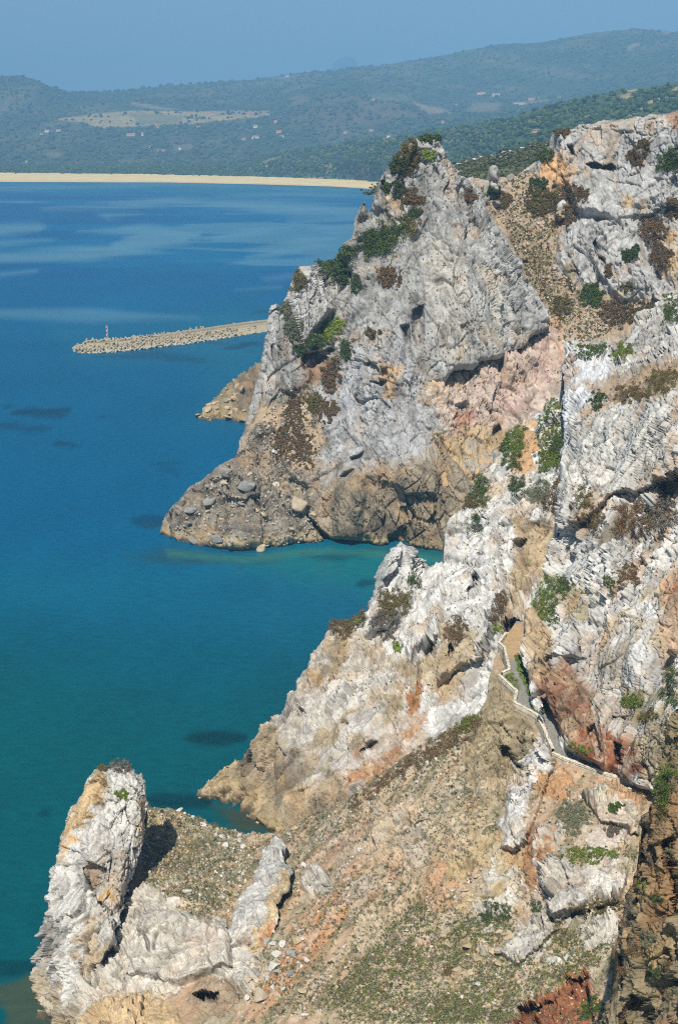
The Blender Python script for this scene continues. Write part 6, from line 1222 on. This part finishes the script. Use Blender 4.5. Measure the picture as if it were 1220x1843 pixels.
def house(T, x, y, wpx, hpx, wm, rm, label, kind=0):
    V, R, rmax = T; qx_, qy_ = proj(V); i = int(np.argmin((qx_-x)**2+(qy_-y)**2+np.where(R > rmax, 1e9, 0))); p = V[i]; m = p[1]/2200; w_ = wpx*m*.85; h_ = hpx*m*.55; dpt = min(w_, 12.)*.8
    root = link('house', None, label, 'house', loc=p + np.array([0, 0, -.5])); root.rotation_euler = (0, 0, random.uniform(-.35, .35))
    a, b = w_/2, dpt/2; wv = np.array([(-a, -b, -3), (a, -b, -3), (a, b, -3), (-a, b, -3), (-a, -b, h_), (a, -b, h_), (a, b, h_), (-a, b, h_), (-a, 0, h_*1.45), (a, 0, h_*1.45)])
    child(link('wall', pymesh('wall', wv, [(0, 1, 5, 4), (1, 2, 6, 9, 5), (2, 3, 7, 6), (3, 0, 4, 8, 7)], M_HW[wm])), root)
    e = .5; t = .35; rv = np.array([(-a-e, -b-e, h_-.1), (a+e, -b-e, h_-.1), (a+e, 0, h_*1.45+.3), (-a-e, 0, h_*1.45+.3), (-a-e, b+e, h_-.1), (a+e, b+e, h_-.1)]); rv2 = rv+np.array([0, 0, t])
    child(link('roof', pymesh('roof', np.concatenate([rv, rv2]), [(6, 7, 8, 9), (9, 8, 11, 10), (0, 3, 2, 1), (3, 4, 5, 2), (0, 1, 7, 6), (4, 10, 11, 5), (1, 2, 8, 7), (2, 5, 11, 8), (0, 6, 9, 3), (3, 9, 10, 4)], M_RF[rm])), root)
    nw = max(1, int(w_/5))
    for k in range(nw):
        cx = -a+(k+.5)*w_/nw; s = .7
        child(link('window', pymesh('window', np.array([(cx-s, -b-.06, h_*.35), (cx+s, -b-.06, h_*.35), (cx+s, -b-.06, h_*.75), (cx-s, -b-.06, h_*.75), (cx-s, -b+.1, h_*.35), (cx+s, -b+.1, h_*.35), (cx+s, -b+.1, h_*.75), (cx-s, -b+.1, h_*.75)]), [(0, 1, 2, 3), (0, 4, 5, 1), (1, 5, 6, 2), (2, 6, 7, 3), (3, 7, 4, 0)], M_WIN)), root)
TV = (VV, VR, 5.); TP = (PV, PR, 2.)
for (x, y, w_, h_, wm, rm, lb) in [(87, 238, 9, 5, 1, 1, 'white house at the far left of the valley below the field'), (105, 237, 9, 5, 0, 0, 'red-roofed house right of the white one in the left valley'), (75, 243, 6, 4, 0, 1, 'small cream house left of the white one in the left valley'), (115, 242, 7, 4, 2, 0, 'pinkish house right of the red-roofed one in the left valley'),
        (235, 245, 18, 6, 2, 0, 'long pinkish house below the pale field'), (255, 244, 4, 8, 0, 1, 'narrow cream tower house right of the long pinkish one'), (285, 231, 8, 6, 2, 0, 'red-roofed house on the lower edge of the pale field'), (310, 229, 9, 4, 0, 1, 'cream house under the middle of the pale field'), (359, 230, 16, 4, 0, 0, 'low wide house under the right half of the pale field'),
        (272, 266, 10, 5, 1, 0, 'white house in the trees at the valley bottom'), (290, 273, 22, 4, 2, 0, 'long low reddish house near the valley bottom'), (327, 269, 6, 5, 1, 1, 'small white house beside the bare patch at the valley bottom'), (50, 295, 5, 7, 0, 1, 'tall pale house at the far left behind the beach'), (69, 297, 7, 4, 1, 1, 'small white house behind the beach at the left'), (140, 295, 9, 3, 2, 0, 'low pinkish house just behind the beach'),
        (410, 250, 12, 4, 0, 1, 'cream house left of the white villa in mid valley'), (440, 252, 8, 4, 2, 0, 'pinkish house beside the white villa in mid valley'), (460, 250, 14, 7, 1, 1, 'largest white villa in mid valley'), (505, 248, 9, 5, 1, 1, 'white box-like house right of the villa'), (503, 239, 10, 6, 2, 0, 'red-roofed house above the white box-like one'), (462, 229, 9, 6, 1, 1, 'white house high above the villa'), (494, 221, 7, 5, 0, 0, 'small red-roofed house near the right end of the field'),
        (624, 240, 8, 5, 2, 0, 'red house on the slope left of the crag top'), (667, 236, 9, 5, 2, 0, 'reddish house on the slope near the crag top'), (768, 176, 9, 4, 1, 1, 'white house on the upper green meadow'), (675, 181, 8, 4, 0, 1, 'cream house left of the upper green meadow'), (865, 170, 18, 5, 0, 0, 'long yellowish farmhouse on the far ridge'), (890, 172, 16, 6, 0, 1, 'yellowish farmhouse at the right end of the farm on the far ridge'), (820, 190, 9, 3, 0, 1, 'low cream house beside the ploughed patch'),
        (932, 188, 24, 4, 0, 1, 'long low cream building above the green hill crest'), (962, 180, 22, 5, 2, 1, 'pinkish terrace of houses above the green hill crest'), (1006, 177, 8, 4, 1, 1, 'small white house at the right above the hill crest'), (797, 222, 10, 5, 2, 0, 'pinkish house peeping over the green hill crest'), (519, 138, 8, 3, 1, 1, 'tiny white house on the skyline of the far ridge'), (382, 206, 14, 3, 2, 0, 'long reddish barn on the upper edge of the pale field'), (455, 204, 20, 3, 2, 0, 'longest reddish barn at the right of the pale field')]:
    house(TV, x, y, w_, h_, wm, rm, lb)
for (x, y, w_, h_, wm, rm, lb) in [(964, 237, 18, 5, 2, 0, 'orange-roofed house alone on the green hill'), (698, 238, 8, 4, 1, 1, 'white house in the wood left of the crag top'), (480, 300, 6, 3, 1, 1, 'tiny white hut in the wood behind the beach'), (628, 317, 5, 3, 1, 1, 'tiny white hut on the dunes behind the beach'), (545, 303, 7, 3, 0, 1, 'small cream house in the wood behind the beach')]:
    house(TP, x, y, w_, h_, wm, rm, lb)
def utility(T, x, y, hpx, label):
    V, R, rmax = T; qx_, qy_ = proj(V); i = int(np.argmin((qx_-x)**2+(qy_-y)**2+np.where(R > rmax, 1e9, 0))); p = V[i]; h_ = hpx*p[1]/2200
    root = link('utility_pole', None, label, 'pole', loc=p); child(link('pole', pymesh('pole', *tube((0, 0, -1), (0, 0, h_), .3, 8), M_METAL)), root); child(link('crossarm', pymesh('crossarm', *tube((-1.6, 0, h_-1), (1.6, 0, h_-1), .2, 6), M_METAL)), root)
crowns('olive_scrub', OV, OR, 2.0, 5000, .9, [(84, 92, 56), (98, 102, 68), (70, 80, 48), (116, 114, 82)], 'low scrub over the olive slope beyond the crag', 86, (OR > .3))
for (x, y, px_) in [(828, 296, 9), (842, 292, 8), (858, 287, 11), (866, 284, 8), (884, 281, 8), (905, 275, 9), (921, 273, 8), (942, 268, 10), (958, 264, 9)]:
    qx_, qy_ = proj(OV); i = int(np.argmin((qx_-x)**2+(qy_-y)**2+np.where(OR > 2, 1e9, 0))); s_ = px_*.5*OV[i, 1]/2200
    o = link('boulder', bmeshes[(0, 2, 4)[int(x) % 3]], 'white stone on the crest of the olive slope beyond the crag', 'boulder', 'white stones on the olive crest', loc=OV[i]+np.array([0, 0, .3*s_])); o.scale = (s_*1.4, s_, s_*.8); o.rotation_euler = (0, 0, random.uniform(-.5, .5))
utility((OV, OR, 2.), 806, 300, 22, 'thin pale pole on the olive slope right of the crag summit')
utility(TP, 967, 250, 12, 'thin pole below the orange-roofed house on the green hill')
# ------------------------------------------------------------------ haze
hb = [(-16000, -400, -10.), (16000, 24000, 1500.)]
(hx0, hy0, hz0), (hx1, hy1, hz1) = hb
hv = np.array([(x, y, zz) for x in (hx0, hx1) for y in (hy0, hy1) for zz in (hz0, hz1)], float)
hf = np.array([(0, 1, 3, 2), (4, 6, 7, 5), (0, 4, 5, 1), (2, 3, 7, 6), (0, 2, 6, 4), (1, 5, 7, 3)])
mh = bpy.data.materials.new('haze_air'); mh.use_nodes = True; th = mh.node_tree
for n in list(th.nodes):
    if n.type == 'BSDF_PRINCIPLED': th.nodes.remove(n)
pv = th.nodes.new('ShaderNodeVolumePrincipled'); pv.inputs['Color'].default_value = (.28, .615, .985, 1); pv.inputs['Density'].default_value = 1.35e-4; pv.inputs['Anisotropy'].default_value = -0.25
th.links.new(pv.outputs[0], [n for n in th.nodes if n.type == 'OUTPUT_MATERIAL'][0].inputs['Volume'])
link('haze', mesh('haze', hv, hf, mh), 'thin blue sea haze over the whole bay', None, None, 'stuff')
